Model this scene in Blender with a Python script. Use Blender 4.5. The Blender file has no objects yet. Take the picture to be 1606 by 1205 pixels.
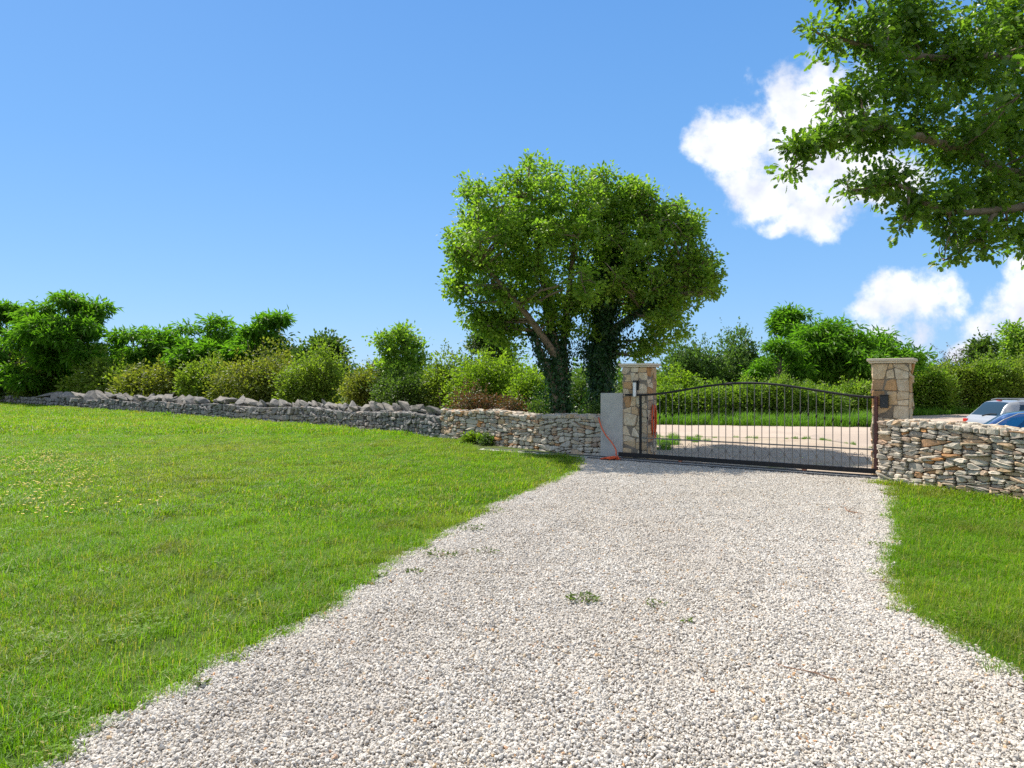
import bpy, bmesh, math, random
import numpy as np
from mathutils import Vector, Matrix

sc = bpy.context.scene
C = sc.collection
R = math.radians
F, CX, CY, H = 1070.67, 803.0, 602.5, 1.6          # 24 mm lens over the 1606 px wide frame, eye height

# ------------------------------------------------------------------ camera, sun, sky, exposure
cam = bpy.data.cameras.new("Camera")
cam.lens, cam.sensor_width, cam.clip_start, cam.clip_end = 24.0, 36.0, 0.05, 6000
camo = bpy.data.objects.new("Camera", cam)
C.objects.link(camo)
camo.location, camo.rotation_euler = (0, 0, H), (R(90), 0, 0)
sc.camera = camo

EXPO = 0.75
SUN_EL = R(53)
SUN_H = Vector((-0.68, 0.73)).normalized()          # horizontal direction to the sun
sun = bpy.data.lights.new("Sun", 'SUN')
sun.energy, sun.angle, sun.color = 4.6, R(0.55), (1.0, 0.95, 0.87)
suno = bpy.data.objects.new("Sun", sun)
C.objects.link(suno)
suno.location = (-20, 20, 40)
to_sun = Vector((SUN_H.x * math.cos(SUN_EL), SUN_H.y * math.cos(SUN_EL), math.sin(SUN_EL)))
suno.rotation_euler = to_sun.to_track_quat('Z', 'Y').to_euler()

world = bpy.data.worlds.new("World")
sc.world = world
world.use_nodes = True
NT = world.node_tree
NT.nodes.clear()


def N(nt, kind, **kw):
    n = nt.nodes.new(kind)
    for k, v in kw.items():
        setattr(n, k, v)
    return n


def M_(nt, op, a, b=None, c=None, clamp=False):
    n = N(nt, 'ShaderNodeMath', operation=op, use_clamp=clamp)
    for i, v in enumerate((a, b, c)):
        if v is None:
            continue
        if isinstance(v, (int, float)):
            n.inputs[i].default_value = v
        else:
            nt.links.new(v, n.inputs[i])
    return n.outputs[0]


def ramp_node(nt, fac, stops, interp='LINEAR'):
    cr = N(nt, 'ShaderNodeValToRGB')
    cr.color_ramp.interpolation = interp
    el = cr.color_ramp.elements
    while len(el) < len(stops):
        el.new(0.5)
    for e, (p, c) in zip(el, stops):
        e.position, e.color = p, (*c, 1)
    nt.links.new(fac, cr.inputs[0])
    return cr.outputs[0]


def mixc(nt, fac, a, b, blend='MIX'):
    m = N(nt, 'ShaderNodeMix', data_type='RGBA', blend_type=blend)
    if isinstance(fac, (int, float)):
        m.inputs[0].default_value = fac
    else:
        nt.links.new(fac, m.inputs[0])
    for i, v in ((6, a), (7, b)):
        if isinstance(v, tuple):
            m.inputs[i].default_value = (*v, 1)
        else:
            nt.links.new(v, m.inputs[i])
    return m.outputs[2]


def build_sky():
    nt = NT
    L = nt.links.new
    sky = N(nt, 'ShaderNodeTexSky', sky_type='NISHITA')
    sky.sun_disc = False
    sky.sun_elevation = SUN_EL
    sky.sun_rotation = math.atan2(SUN_H.x, SUN_H.y)
    sky.altitude, sky.air_density, sky.dust_density, sky.ozone_density = 0, 1.0, 0.3, 3.0
    hs = N(nt, 'ShaderNodeHueSaturation')
    hs.inputs['Hue'].default_value = 0.506
    hs.inputs['Saturation'].default_value = 1.12
    hs.inputs['Value'].default_value = 1.1
    L(sky.outputs[0], hs.inputs['Color'])
    tc0 = N(nt, 'ShaderNodeTexCoord')
    sp0 = N(nt, 'ShaderNodeSeparateXYZ')
    L(tc0.outputs['Generated'], sp0.inputs[0])
    k = 10 / 2 ** EXPO
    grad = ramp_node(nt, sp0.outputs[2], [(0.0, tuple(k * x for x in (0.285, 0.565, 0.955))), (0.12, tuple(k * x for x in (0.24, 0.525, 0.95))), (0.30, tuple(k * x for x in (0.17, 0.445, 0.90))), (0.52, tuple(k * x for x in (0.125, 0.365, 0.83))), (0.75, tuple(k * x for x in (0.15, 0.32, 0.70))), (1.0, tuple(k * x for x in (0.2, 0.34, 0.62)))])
    azure = mixc(nt, 0.8, hs.outputs[0], grad)
    tc = N(nt, 'ShaderNodeTexCoord')
    sep = N(nt, 'ShaderNodeSeparateXYZ')
    L(tc.outputs['Generated'], sep.inputs[0])
    y = M_(nt, 'MAXIMUM', sep.outputs[1], 0.05)
    u = M_(nt, 'DIVIDE', sep.outputs[0], y)
    v = M_(nt, 'DIVIDE', sep.outputs[2], y)
    comb = N(nt, 'ShaderNodeCombineXYZ')
    L(u, comb.inputs[0]); L(v, comb.inputs[1])

    def noise(scale, det, rough, off):
        mp = N(nt, 'ShaderNodeVectorMath', operation='ADD')
        L(comb.outputs[0], mp.inputs[0]); mp.inputs[1].default_value = (off, off * 0.7, off * 1.3)
        n = N(nt, 'ShaderNodeTexNoise')
        n.inputs['Scale'].default_value = scale
        n.inputs['Detail'].default_value = det
        n.inputs['Roughness'].default_value = rough
        L(mp.outputs[0], n.inputs['Vector'])
        return n.outputs['Fac']
    n_big = noise(9.0, 3, 0.5, 3.1)
    n_fine = noise(16.0, 9, 0.62, 7.7)
    n_shade = noise(10.0, 5, 0.55, 1.4)
    # cumulus lumps: centre and half-size as directions (degrees-like slopes), lit parts of the sky east of the drive
    blobs = [(1135, 222, 62, 58), (1180, 240, 75, 62), (1270, 190, 85, 85), (1240, 285, 90, 72), (1340, 215, 85, 100),
             (1270, 335, 62, 42), (1215, 362, 26, 14), (1300, 122, 38, 28), (1380, 280, 80, 60),
             (1432, 474, 80, 50), (1474, 462, 44, 32), (1400, 522, 64, 42), (1362, 490, 32, 20), (1425, 500, 60, 40),
             (1602, 492, 62, 50), (1562, 526, 56, 38), (1655, 450, 76, 62), (1530, 553, 42, 18), (1640, 520, 60, 40)]
    field = None
    for (px, py, rx, ry) in blobs:
        du = M_(nt, 'MULTIPLY', M_(nt, 'SUBTRACT', u, (px - CX) / F), F / rx)
        dv = M_(nt, 'MULTIPLY', M_(nt, 'SUBTRACT', v, (CY - py) / F), F / ry)
        d2 = M_(nt, 'ADD', M_(nt, 'MULTIPLY', du, du), M_(nt, 'MULTIPLY', dv, dv))
        w = M_(nt, 'MULTIPLY', M_(nt, 'SUBTRACT', 1.6, d2), 1.0)
        w = M_(nt, 'MAXIMUM', w, -2.0)
        if field is None:
            field = w
        else:
            field = M_(nt, 'SMOOTH_MAX', field, w, 0.5)
    field = M_(nt, 'MINIMUM', field, 1.5)
    f2 = M_(nt, 'ADD', field, M_(nt, 'MULTIPLY', M_(nt, 'SUBTRACT', n_big, 0.5), 2.0))
    f2 = M_(nt, 'ADD', f2, M_(nt, 'MULTIPLY', M_(nt, 'SUBTRACT', n_fine, 0.52), 4.6))
    ramp = N(nt, 'ShaderNodeMapRange', interpolation_type='SMOOTHSTEP')
    ramp.inputs['From Min'].default_value = 0.05
    ramp.inputs['From Max'].default_value = 1.45
    L(f2, ramp.inputs['Value'])
    ahead = M_(nt, 'GREATER_THAN', sep.outputs[1], 0.06)
    mask = M_(nt, 'MULTIPLY', M_(nt, 'MULTIPLY', ramp.outputs[0], ahead), 0.97)
    cr = N(nt, 'ShaderNodeValToRGB')
    cr.color_ramp.elements[0].position, cr.color_ramp.elements[0].color = 0.40, (4.9, 5.15, 5.9, 1)
    cr.color_ramp.elements[1].position, cr.color_ramp.elements[1].color = 0.58, (6.9, 6.95, 7.0, 1)
    L(n_shade, cr.inputs[0])
    # unseen cloud cover added overhead and behind the viewer to whiten the fill light
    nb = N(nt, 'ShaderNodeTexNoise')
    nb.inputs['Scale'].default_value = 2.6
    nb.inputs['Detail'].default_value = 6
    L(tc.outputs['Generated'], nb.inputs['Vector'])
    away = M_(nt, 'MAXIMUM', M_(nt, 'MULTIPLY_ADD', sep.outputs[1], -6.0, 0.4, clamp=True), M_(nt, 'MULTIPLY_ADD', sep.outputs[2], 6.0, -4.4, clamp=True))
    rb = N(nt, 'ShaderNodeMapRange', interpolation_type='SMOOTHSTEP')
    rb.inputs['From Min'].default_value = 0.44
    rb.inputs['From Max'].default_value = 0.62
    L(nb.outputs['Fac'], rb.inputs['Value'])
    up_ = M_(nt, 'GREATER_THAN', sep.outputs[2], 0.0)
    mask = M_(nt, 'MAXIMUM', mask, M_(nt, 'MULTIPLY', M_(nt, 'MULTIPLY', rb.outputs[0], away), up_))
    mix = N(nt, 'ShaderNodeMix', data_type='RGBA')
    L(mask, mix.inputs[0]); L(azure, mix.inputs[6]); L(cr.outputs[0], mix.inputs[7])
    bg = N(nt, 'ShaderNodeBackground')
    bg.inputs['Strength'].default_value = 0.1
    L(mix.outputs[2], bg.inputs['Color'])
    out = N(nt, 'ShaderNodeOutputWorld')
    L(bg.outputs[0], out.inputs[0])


build_sky()
vs = sc.view_settings
vs.view_transform, vs.look, vs.exposure, vs.gamma = 'Standard', 'None', EXPO, 1.0
vs.use_curve_mapping = False
cy = sc.cycles
cy.max_bounces, cy.diffuse_bounces, cy.glossy_bounces, cy.transmission_bounces, cy.transparent_max_bounces = 8, 4, 3, 5, 8
cy.use_denoising = False
cy.sample_clamp_indirect = 6.0

# ------------------------------------------------------------------ helpers
rng = np.random.default_rng(11)
random.seed(5)


def at(px, py, z=0.0):
    y = F * (H - z) / (py - CY)
    return Vector(((px - CX) * y / F, y, z))


def pt(px, py, y):
    return Vector(((px - CX) * y / F, y, H - (py - CY) * y / F))


def smooth(a, b, x):
    t = np.clip((x - a) / (b - a), 0, 1)
    return t * t * (3 - 2 * t)


def gz(x, y):
    """height of the land: level, with a parking hollow outside the right wall"""
    x = np.asarray(x, float); y = np.asarray(y, float)
    d = np.maximum(np.abs(x - 16.0) / 7.5, np.abs(y - 17.5) / 5.5)
    return -0.40 * (1 - smooth(0.6, 1.0, d))


def prop(o, label=None, cat=None, group=None, kind=None):
    if label: o['label'] = label
    if cat: o['category'] = cat
    if group: o['group'] = group
    if kind: o['kind'] = kind
    return o


def empty(name, loc, label, cat, group=None, rotz=0.0):
    o = bpy.data.objects.new(name, None)
    C.objects.link(o)
    o.empty_display_size = 0.2
    o.location, o.rotation_euler = loc, (0, 0, rotz)
    return prop(o, label, cat, group)


def link(name, me, mat, parent=None):
    o = bpy.data.objects.new(name, me)
    C.objects.link(o)
    if mat is not None and not me.materials:
        me.materials.append(mat)
    if parent is not None:
        o.parent = parent
        o.location = -Vector(parent.location) if parent.parent is None and parent.rotation_euler.z == 0 else (0, 0, 0)
    return o


def np_mesh(name, V, T, smooth_shade=False):
    """mesh from an array of vertices and an array of triangles or quads"""
    me = bpy.data.meshes.new(name)
    V = np.ascontiguousarray(V, np.float32); T = np.ascontiguousarray(T, np.int32)
    k = T.shape[1]
    me.vertices.add(len(V)); me.vertices.foreach_set("co", V.ravel())
    me.loops.add(T.size); me.loops.foreach_set("vertex_index", T.ravel())
    me.polygons.add(len(T)); me.polygons.foreach_set("loop_start", np.arange(0, T.size, k, dtype=np.int32))
    me.polygons.foreach_set("use_smooth", np.full(len(T), smooth_shade, bool))
    me.update(calc_edges=True)
    return me


class MB:
    """collects boxes, tubes and loose faces into one mesh"""
    def __init__(s):
        s.v, s.f = [], []

    def add(s, vs_, fs_):
        o = len(s.v)
        s.v += [tuple(p) for p in vs_]
        s.f += [tuple(i + o for i in f) for f in fs_]

    def box(s, c, half, ax=None, bevel=0.0):
        ax = ax or (Vector((1, 0, 0)), Vector((0, 1, 0)), Vector((0, 0, 1)))
        bm = bmesh.new()
        bmesh.ops.create_cube(bm, size=2.0)
        for v in bm.verts:
            v.co = Vector((v.co.x * half[0], v.co.y * half[1], v.co.z * half[2]))
        if bevel:
            bmesh.ops.bevel(bm, geom=list(bm.edges), offset=bevel, segments=2, affect='EDGES', profile=0.5)
        bm.verts.index_update()
        s.add([Vector(c) + ax[0] * v.co.x + ax[1] * v.co.y + ax[2] * v.co.z for v in bm.verts], [[v.index for v in f.verts] for f in bm.faces])
        bm.free()

    def tube(s, pts, rad, n=8, cap=True):
        pts = [Vector(p) for p in pts]
        rad = [rad] * len(pts) if isinstance(rad, (int, float)) else rad
        o = len(s.v)
        prev = None
        for i, p in enumerate(pts):
            t = (pts[min(i + 1, len(pts) - 1)] - pts[max(i - 1, 0)])
            t = t.normalized() if t.length > 1e-9 else Vector((0, 0, 1))
            a = prev if prev is not None else (Vector((0, 0, 1)) if abs(t.z) < 0.9 else Vector((1, 0, 0)))
            a = (a - t * a.dot(t)).normalized()
            prev = a
            b = t.cross(a)
            for k in range(n):
                an = 2 * math.pi * k / n
                s.v.append(tuple(p + (a * math.cos(an) + b * math.sin(an)) * rad[i]))
        for i in range(len(pts) - 1):
            for k in range(n):
                s.f.append((o + i * n + k, o + i * n + (k + 1) % n, o + (i + 1) * n + (k + 1) % n, o + (i + 1) * n + k))
        if cap:
            s.f.append(tuple(o + k for k in range(n))[::-1])
            s.f.append(tuple(o + (len(pts) - 1) * n + k for k in range(n)))

    def build(s, name, mat, parent=None, smooth_shade=False):
        me = bpy.data.meshes.new(name)
        me.from_pydata(s.v, [], s.f)
        me.polygons.foreach_set("use_smooth", np.full(len(me.polygons), smooth_shade, bool))
        me.update()
        return link(name, me, mat, parent)


# ------------------------------------------------------------------ materials
def mat_new(name):
    m = bpy.data.materials.new(name)
    m.use_nodes = True
    nt = m.node_tree
    bs = nt.nodes['Principled BSDF']
    return m, nt, bs


def noise_node(nt, scale, detail=4, rough=0.55, coord='Object', vec=None):
    n = N(nt, 'ShaderNodeTexNoise')
    n.inputs['Scale'].default_value = scale
    n.inputs['Detail'].default_value = detail
    n.inputs['Roughness'].default_value = rough
    if vec is None:
        tc = N(nt, 'ShaderNodeNewGeometry')
        vec = tc.outputs['Position']
    nt.links.new(vec, n.inputs['Vector'])
    return n.outputs['Fac']


def bump(nt, bs, h, strength, dist):
    b = N(nt, 'ShaderNodeBump')
    b.inputs['Strength'].default_value = strength
    b.inputs['Distance'].default_value = dist
    nt.links.new(h, b.inputs['Height'])
    nt.links.new(b.outputs[0], bs.inputs['Normal'])


def island_rand(nt, with_instance=False):
    g = N(nt, 'ShaderNodeNewGeometry')
    r = g.outputs['Random Per Island']
    if with_instance:
        oi = N(nt, 'ShaderNodeObjectInfo')
        r = M_(nt, 'FRACT', M_(nt, 'ADD', r, M_(nt, 'MULTIPLY', oi.outputs['Random'], 7.31)))
    return r


def leaf_mat(name, stops, transl=0.4, rough=0.5, spec=0.25, clump=1.9, inst=False, patch=None, tint=(0.80, 1.0, 0.42), gain=1.32, straw=None):
    """leaf or blade: per-leaf colour from a ramp, shifted a little from clump to clump; lets light through"""
    m, nt, bs = mat_new(name)
    r = island_rand(nt, inst)
    stops = [(p, tuple(min(0.6, x * gain) for x in c)) for p, c in stops]
    nz = noise_node(nt, clump, 2)
    fac = M_(nt, 'ADD', M_(nt, 'MULTIPLY', r, 0.55), M_(nt, 'MULTIPLY', M_(nt, 'SUBTRACT', nz, 0.28), 1.0), clamp=True)
    col = ramp_node(nt, fac, stops)
    if patch:
        for sc_, lo, hi, c, amt in patch:
            pn = noise_node(nt, sc_, 4, 0.6)
            f = ramp_node(nt, pn, [(lo, (0, 0, 0)), (hi, (amt, amt, amt))])
            col = mixc(nt, f, col, c)
    if straw:
        sel = M_(nt, 'GREATER_THAN', M_(nt, 'FRACT', M_(nt, 'MULTIPLY', r, 17.31)), 1 - straw[0])
        col = mixc(nt, sel, col, straw[1])
    nt.links.new(col, bs.inputs['Base Color'])
    bs.inputs['Roughness'].default_value = rough
    bs.inputs['Specular IOR Level'].default_value = spec
    tr = N(nt, 'ShaderNodeBsdfTranslucent')
    tcol = mixc(nt, 1.0, col, tuple(2.1 * x for x in tint), 'MULTIPLY')
    nt.links.new(tcol, tr.inputs['Color'])
    mx = N(nt, 'ShaderNodeMixShader')
    mx.inputs[0].default_value = transl
    nt.links.new(bs.outputs[0], mx.inputs[1]); nt.links.new(tr.outputs[0], mx.inputs[2])
    nt.links.new(mx.outputs[0], nt.nodes['Material Output'].inputs[0])
    return m


def plain(name, col, rough=0.5, metal=0.0, spec=0.5, var=0.0, scale=20, bumpd=0.0, coat=0.0):
    m, nt, bs = mat_new(name)
    if var:
        nz = noise_node(nt, scale, 5, 0.6)
        c = ramp_node(nt, nz, [(0.3, tuple(x * (1 - var) for x in col)), (0.7, tuple(min(1, x * (1 + var)) for x in col))])
        nt.links.new(c, bs.inputs['Base Color'])
        if bumpd:
            bump(nt, bs, nz, 0.6, bumpd)
    else:
        bs.inputs['Base Color'].default_value = (*col, 1)
    bs.inputs['Roughness'].default_value = rough
    bs.inputs['Metallic'].default_value = metal
    bs.inputs['Specular IOR Level'].default_value = spec
    bs.inputs['Coat Weight'].default_value = coat
    return m


def stone_mat(name, stops, inst=False, scale=14, stain=0.45, stain_col=(0.13, 0.125, 0.115), bumpd=0.012):
    m, nt, bs = mat_new(name)
    r = island_rand(nt, inst)
    col = ramp_node(nt, r, stops)
    n1 = noise_node(nt, scale, 8, 0.65)
    f1 = ramp_node(nt, n1, [(0.38, (stain, stain, stain)), (0.62, (0, 0, 0))])
    col = mixc(nt, f1, col, stain_col)
    n2 = noise_node(nt, scale * 3.1, 4, 0.6)
    col = mixc(nt, 0.55, col, ramp_node(nt, n2, [(0.3, (0.55, 0.54, 0.52)), (0.7, (1.0, 1.0, 1.0))]), 'MULTIPLY')
    nt.links.new(col, bs.inputs['Base Color'])
    bs.inputs['Roughness'].default_value = 0.9
    bs.inputs['Specular IOR Level'].default_value = 0.15
    bump(nt, bs, n1, 0.8, bumpd)
    return m


GREY, PALE, TAN, ORANGE = (0.48, 0.42, 0.34), (0.76, 0.66, 0.52), (0.64, 0.44, 0.25), (0.62, 0.29, 0.09)
M_WALL = stone_mat('dry_wall_stone', [(0, GREY), (0.2, PALE), (0.40, (0.60, 0.52, 0.41)), (0.58, PALE), (0.72, TAN), (0.84, (0.62, 0.46, 0.34)), (0.90, ORANGE), (0.95, (0.36, 0.31, 0.26)), (1, GREY)], stain=0.35)
M_OLDWALL = stone_mat('weathered_wall_stone', [(0, (0.26, 0.245, 0.225)), (0.4, (0.38, 0.355, 0.32)), (0.7, (0.30, 0.275, 0.25)), (0.9, (0.42, 0.38, 0.33)), (1, (0.42, 0.33, 0.25))], scale=7, stain=0.6)
M_BOULDER = stone_mat('weathered_boulder', [(0, (0.25, 0.235, 0.21)), (0.5, (0.36, 0.32, 0.265)), (1, (0.29, 0.25, 0.205))], inst=True, scale=6, stain=0.6, bumpd=0.03)
M_PILLAR = stone_mat('pillar_stone', [(0, (0.80, 0.68, 0.50)), (0.25, (0.72, 0.60, 0.44)), (0.45, (0.70, 0.47, 0.24)), (0.6, (0.84, 0.73, 0.56)), (0.72, (0.45, 0.36, 0.27)), (0.84, (0.60, 0.28, 0.09)), (1, (0.78, 0.62, 0.42))], scale=7, stain=0.4, stain_col=(0.42, 0.26, 0.12), bumpd=0.01)
M_MORTAR = plain('grey_mortar', (0.22, 0.18, 0.135), 0.95, var=0.25, scale=30, bumpd=0.006)
M_CORE = plain('wall_core', (0.13, 0.115, 0.095), 0.95, var=0.3, scale=8)
M_CONCRETE = plain('concrete', (0.43, 0.405, 0.37), 0.9, var=0.14, scale=5, bumpd=0.003)
M_SILL = plain('concrete_sill', (0.52, 0.49, 0.44), 0.9, var=0.2, scale=9, bumpd=0.006)
M_CAP = plain('pillar_cap_stone', (0.66, 0.56, 0.43), 0.85, var=0.08, scale=12, bumpd=0.002)
M_IRON = plain('black_iron', (0.022, 0.02, 0.019), 0.6, 0.0, 0.25, var=0.3, scale=40)
M_BAR = plain('iron_bar', (0.15, 0.14, 0.13), 0.4, 0.2, 0.5, var=0.2, scale=40)
M_POST = plain('red_brown_iron', (0.10, 0.030, 0.022), 0.5, var=0.3, scale=25)
M_RUST = plain('rusty_wheel', (0.34, 0.13, 0.07), 0.7, var=0.3, scale=50)
M_STEEL = plain('track_steel', (0.12, 0.115, 0.11), 0.55, 0.6, var=0.3, scale=20)
M_ORANGE = plain('orange_cable', (0.72, 0.11, 0.03), 0.5, var=0.1, scale=30)
M_WHITE = plain('white_enamel', (0.75, 0.75, 0.73), 0.35)
M_BLACKP = plain('black_plastic', (0.018, 0.02, 0.022), 0.4)
M_BARK = plain('bark', (0.20, 0.145, 0.095), 0.95, var=0.45, scale=9, bumpd=0.02)
M_TWIG = plain('thin_branch', (0.16, 0.12, 0.085), 0.9, var=0.3, scale=10)
M_DRYTWIG = plain('dry_twig', (0.24, 0.13, 0.075), 0.9, var=0.3, scale=10)

M_OAK = leaf_mat('oak_leaf', gain=1.65, stops=[(0, (0.050, 0.088, 0.012)), (0.35, (0.088, 0.140, 0.016)), (0.7, (0.140, 0.190, 0.022)), (1, (0.21, 0.245, 0.04))], transl=0.42, spec=0.3)
M_OAKNEAR = leaf_mat('near_oak_leaf', gain=1.6, stops=[(0, (0.034, 0.062, 0.009)), (0.5, (0.075, 0.118, 0.014)), (0.9, (0.140, 0.180, 0.020)), (1, (0.24, 0.24, 0.035))], transl=0.48, rough=0.42, spec=0.4, clump=4.0)
M_IVY = leaf_mat('ivy_leaf', gain=1.45, stops=[(0, (0.008, 0.025, 0.008)), (0.6, (0.018, 0.050, 0.012)), (1, (0.045, 0.10, 0.02))], transl=0.2, rough=0.4, spec=0.35)
M_ACACIA = leaf_mat('acacia_leaf', gain=1.05, stops=[(0, (0.050, 0.120, 0.010)), (0.5, (0.092, 0.185, 0.013)), (1, (0.150, 0.24, 0.025))], transl=0.5, spec=0.2)
M_BUSH = leaf_mat('bush_leaf', [(0, (0.060, 0.092, 0.012)), (0.5, (0.120, 0.155, 0.018)), (1, (0.20, 0.215, 0.032))], transl=0.42)
M_YELLOW = leaf_mat('yellow_bush_leaf', gain=1.1, stops=[(0, (0.065, 0.090, 0.014)), (0.5, (0.145, 0.165, 0.024)), (1, (0.235, 0.215, 0.044))], transl=0.42, tint=(0.85, 0.95, 0.4))
M_BRIGHT = leaf_mat('bright_bush_leaf', gain=1.1, stops=[(0, (0.075, 0.130, 0.010)), (0.5, (0.145, 0.200, 0.015)), (1, (0.22, 0.26, 0.028))], transl=0.48)
M_DARKLEAF = leaf_mat('dark_bush_leaf', [(0, (0.028, 0.052, 0.011)), (0.5, (0.060, 0.096, 0.016)), (1, (0.105, 0.140, 0.024))], transl=0.35)
M_WILLOW = leaf_mat('willow_leaf', [(0, (0.036, 0.066, 0.018)), (0.5, (0.074, 0.116, 0.028)), (1, (0.12, 0.165, 0.045))], transl=0.38)
M_DRY = leaf_mat('dry_leaf', gain=0.8, stops=[(0, (0.08, 0.045, 0.025)), (0.45, (0.19, 0.115, 0.06)), (0.7, (0.10, 0.11, 0.03)), (1, (0.09, 0.13, 0.03))], transl=0.25, tint=(1, 0.7, 0.45))
M_BRAMBLE = leaf_mat('bramble_leaf', [(0, (0.052, 0.098, 0.011)), (0.5, (0.115, 0.165, 0.017)), (1, (0.20, 0.235, 0.035))], transl=0.42)
M_GRASS = leaf_mat('lawn_blade', [(0, (0.064, 0.135, 0.005)), (0.5, (0.122, 0.228, 0.008)), (1, (0.19, 0.29, 0.014))], transl=0.45, rough=0.5, clump=0.9, inst=True, gain=1.12, straw=(0.12, (0.36, 0.30, 0.11)),
                   patch=[(0.22, 0.47, 0.68, (0.225, 0.235, 0.040), 0.7), (1.3, 0.52, 0.72, (0.15, 0.135, 0.035), 0.7)], tint=(0.88, 1.0, 0.28))
M_STRAW = leaf_mat('verge_blade', [(0, (0.065, 0.130, 0.012)), (0.6, (0.115, 0.215, 0.018)), (1, (0.19, 0.24, 0.04))], transl=0.45, inst=True, gain=1.0)
M_FLOWER = plain('yellow_petal', (0.72, 0.46, 0.02), 0.6)
M_WEED = leaf_mat('weed_leaf', [(0, (0.055, 0.085, 0.018)), (1, (0.11, 0.13, 0.03))], transl=0.35)


def gravel_mat():
    m, nt, bs = mat_new('limestone_chip')
    r = island_rand(nt, True)
    col = ramp_node(nt, r, [(0, (0.36, 0.33, 0.29)), (0.12, (0.575, 0.535, 0.468)), (0.5, (0.715, 0.668, 0.592)), (0.8, (0.48, 0.442, 0.38)), (0.94, (0.58, 0.52, 0.44)), (0.965, (0.55, 0.41, 0.24)), (0.98, (0.52, 0.27, 0.12)), (0.985, (0.62, 0.58, 0.53)), (1, (0.38, 0.36, 0.33))])
    n1 = noise_node(nt, 160, 4, 0.6)
    col = mixc(nt, 0.35, col, ramp_node(nt, n1, [(0.3, (0.72, 0.7, 0.68)), (0.7, (1, 1, 1))]), 'MULTIPLY')
    big = noise_node(nt, 0.5, 4, 0.6)
    col = mixc(nt, 0.5, col, ramp_node(nt, big, [(0.32, (0.86, 0.82, 0.76)), (0.62, (1, 1, 1))]), 'MULTIPLY')
    g_ = N(nt, 'ShaderNodeNewGeometry')             # dusty wheel tracks running up the drive
    vm = N(nt, 'ShaderNodeVectorMath', operation='MULTIPLY')
    nt.links.new(g_.outputs['Position'], vm.inputs[0]); vm.inputs[1].default_value = (1.25, 0.22, 1.0)
    trk = noise_node(nt, 1.0, 3, 0.55, vec=vm.outputs[0])
    col = mixc(nt, ramp_node(nt, trk, [(0.45, (0, 0, 0)), (0.64, (0.4, 0.4, 0.4))]), col, (0.50, 0.45, 0.385))
    nt.links.new(col, bs.inputs['Base Color'])
    bs.inputs['Roughness'].default_value = 0.9
    bs.inputs['Specular IOR Level'].default_value = 0.15
    return m


M_GRAVEL = gravel_mat()


def soil(name, stops, scale, bumpd, second=None):
    m, nt, bs = mat_new(name)
    n1 = noise_node(nt, scale, 8, 0.65)
    col = ramp_node(nt, n1, stops)
    if second:
        s2, lo, hi, c = second
        n2 = noise_node(nt, s2, 6, 0.6)
        col = mixc(nt, ramp_node(nt, n2, [(lo, (0, 0, 0)), (hi, (1, 1, 1))]), col, c)
    n3 = noise_node(nt, 55, 6, 0.7)
    col = mixc(nt, 0.6, col, ramp_node(nt, n3, [(0.3, (0.6, 0.58, 0.55)), (0.65, (1, 1, 1))]), 'MULTIPLY')
    nt.links.new(col, bs.inputs['Base Color'])
    bs.inputs['Roughness'].default_value = 0.95
    bs.inputs['Specular IOR Level'].default_value = 0.1
    bump(nt, bs, n3, 0.7, bumpd)
    return m


M_GROUND = soil('field_soil', [(0.3, (0.055, 0.085, 0.02)), (0.55, (0.09, 0.115, 0.03)), (0.75, (0.16, 0.13, 0.06))], 0.35, 0.02)
M_LAWN = soil('lawn_soil', [(0.3, (0.045, 0.085, 0.012)), (0.6, (0.075, 0.12, 0.018)), (0.8, (0.11, 0.11, 0.03))], 0.9, 0.02)
M_DRIVE = soil('gravel_bed', [(0.3, (0.34, 0.30, 0.25)), (0.7, (0.46, 0.41, 0.35))], 1.2, 0.015)
M_APRON = soil('gravel_apron', [(0.3, (0.40, 0.31, 0.23)), (0.6, (0.50, 0.41, 0.31)), (0.8, (0.36, 0.28, 0.20))], 1.1, 0.02, (0.55, 0.58, 0.7, (0.22, 0.22, 0.07)))
M_ROAD = soil('pale_road', [(0.3, (0.46, 0.37, 0.29)), (0.7, (0.53, 0.43, 0.34))], 0.6, 0.006)
M_DIRT = soil('dirt_track', [(0.3, (0.42, 0.33, 0.25)), (0.7, (0.54, 0.44, 0.35))], 0.7, 0.015)


# ------------------------------------------------------------------ ground, drive, road
def sheet(name, mat, poly, z, step=1.0, kind='structure'):
    """a flat polygon laid z above the land"""
    bm = bmesh.new()
    vs_ = [bm.verts.new((p[0], p[1], 0)) for p in poly]
    f = bm.faces.new(vs_)
    xs = [p[0] for p in poly]; ys = [p[1] for p in poly]
    for axis, lo, hi in ((0, min(xs), max(xs)), (1, min(ys), max(ys))):
        k = lo + step
        while k < hi:
            co = [0, 0, 0]; no = [0, 0, 0]
            co[axis] = k; no[axis] = 1
            bmesh.ops.bisect_plane(bm, geom=list(bm.verts) + list(bm.edges) + list(bm.faces), plane_co=co, plane_no=no, dist=1e-5)
            k += step
    for v in bm.verts:
        v.co.z = float(gz(v.co.x, v.co.y)) + z
    for f in bm.faces:
        if f.normal.z < 0:
            f.normal_flip()
    me = bpy.data.meshes.new(name)
    bm.to_mesh(me); bm.free()
    o = link(name, me, mat)
    return prop(o, kind=kind)


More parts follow.
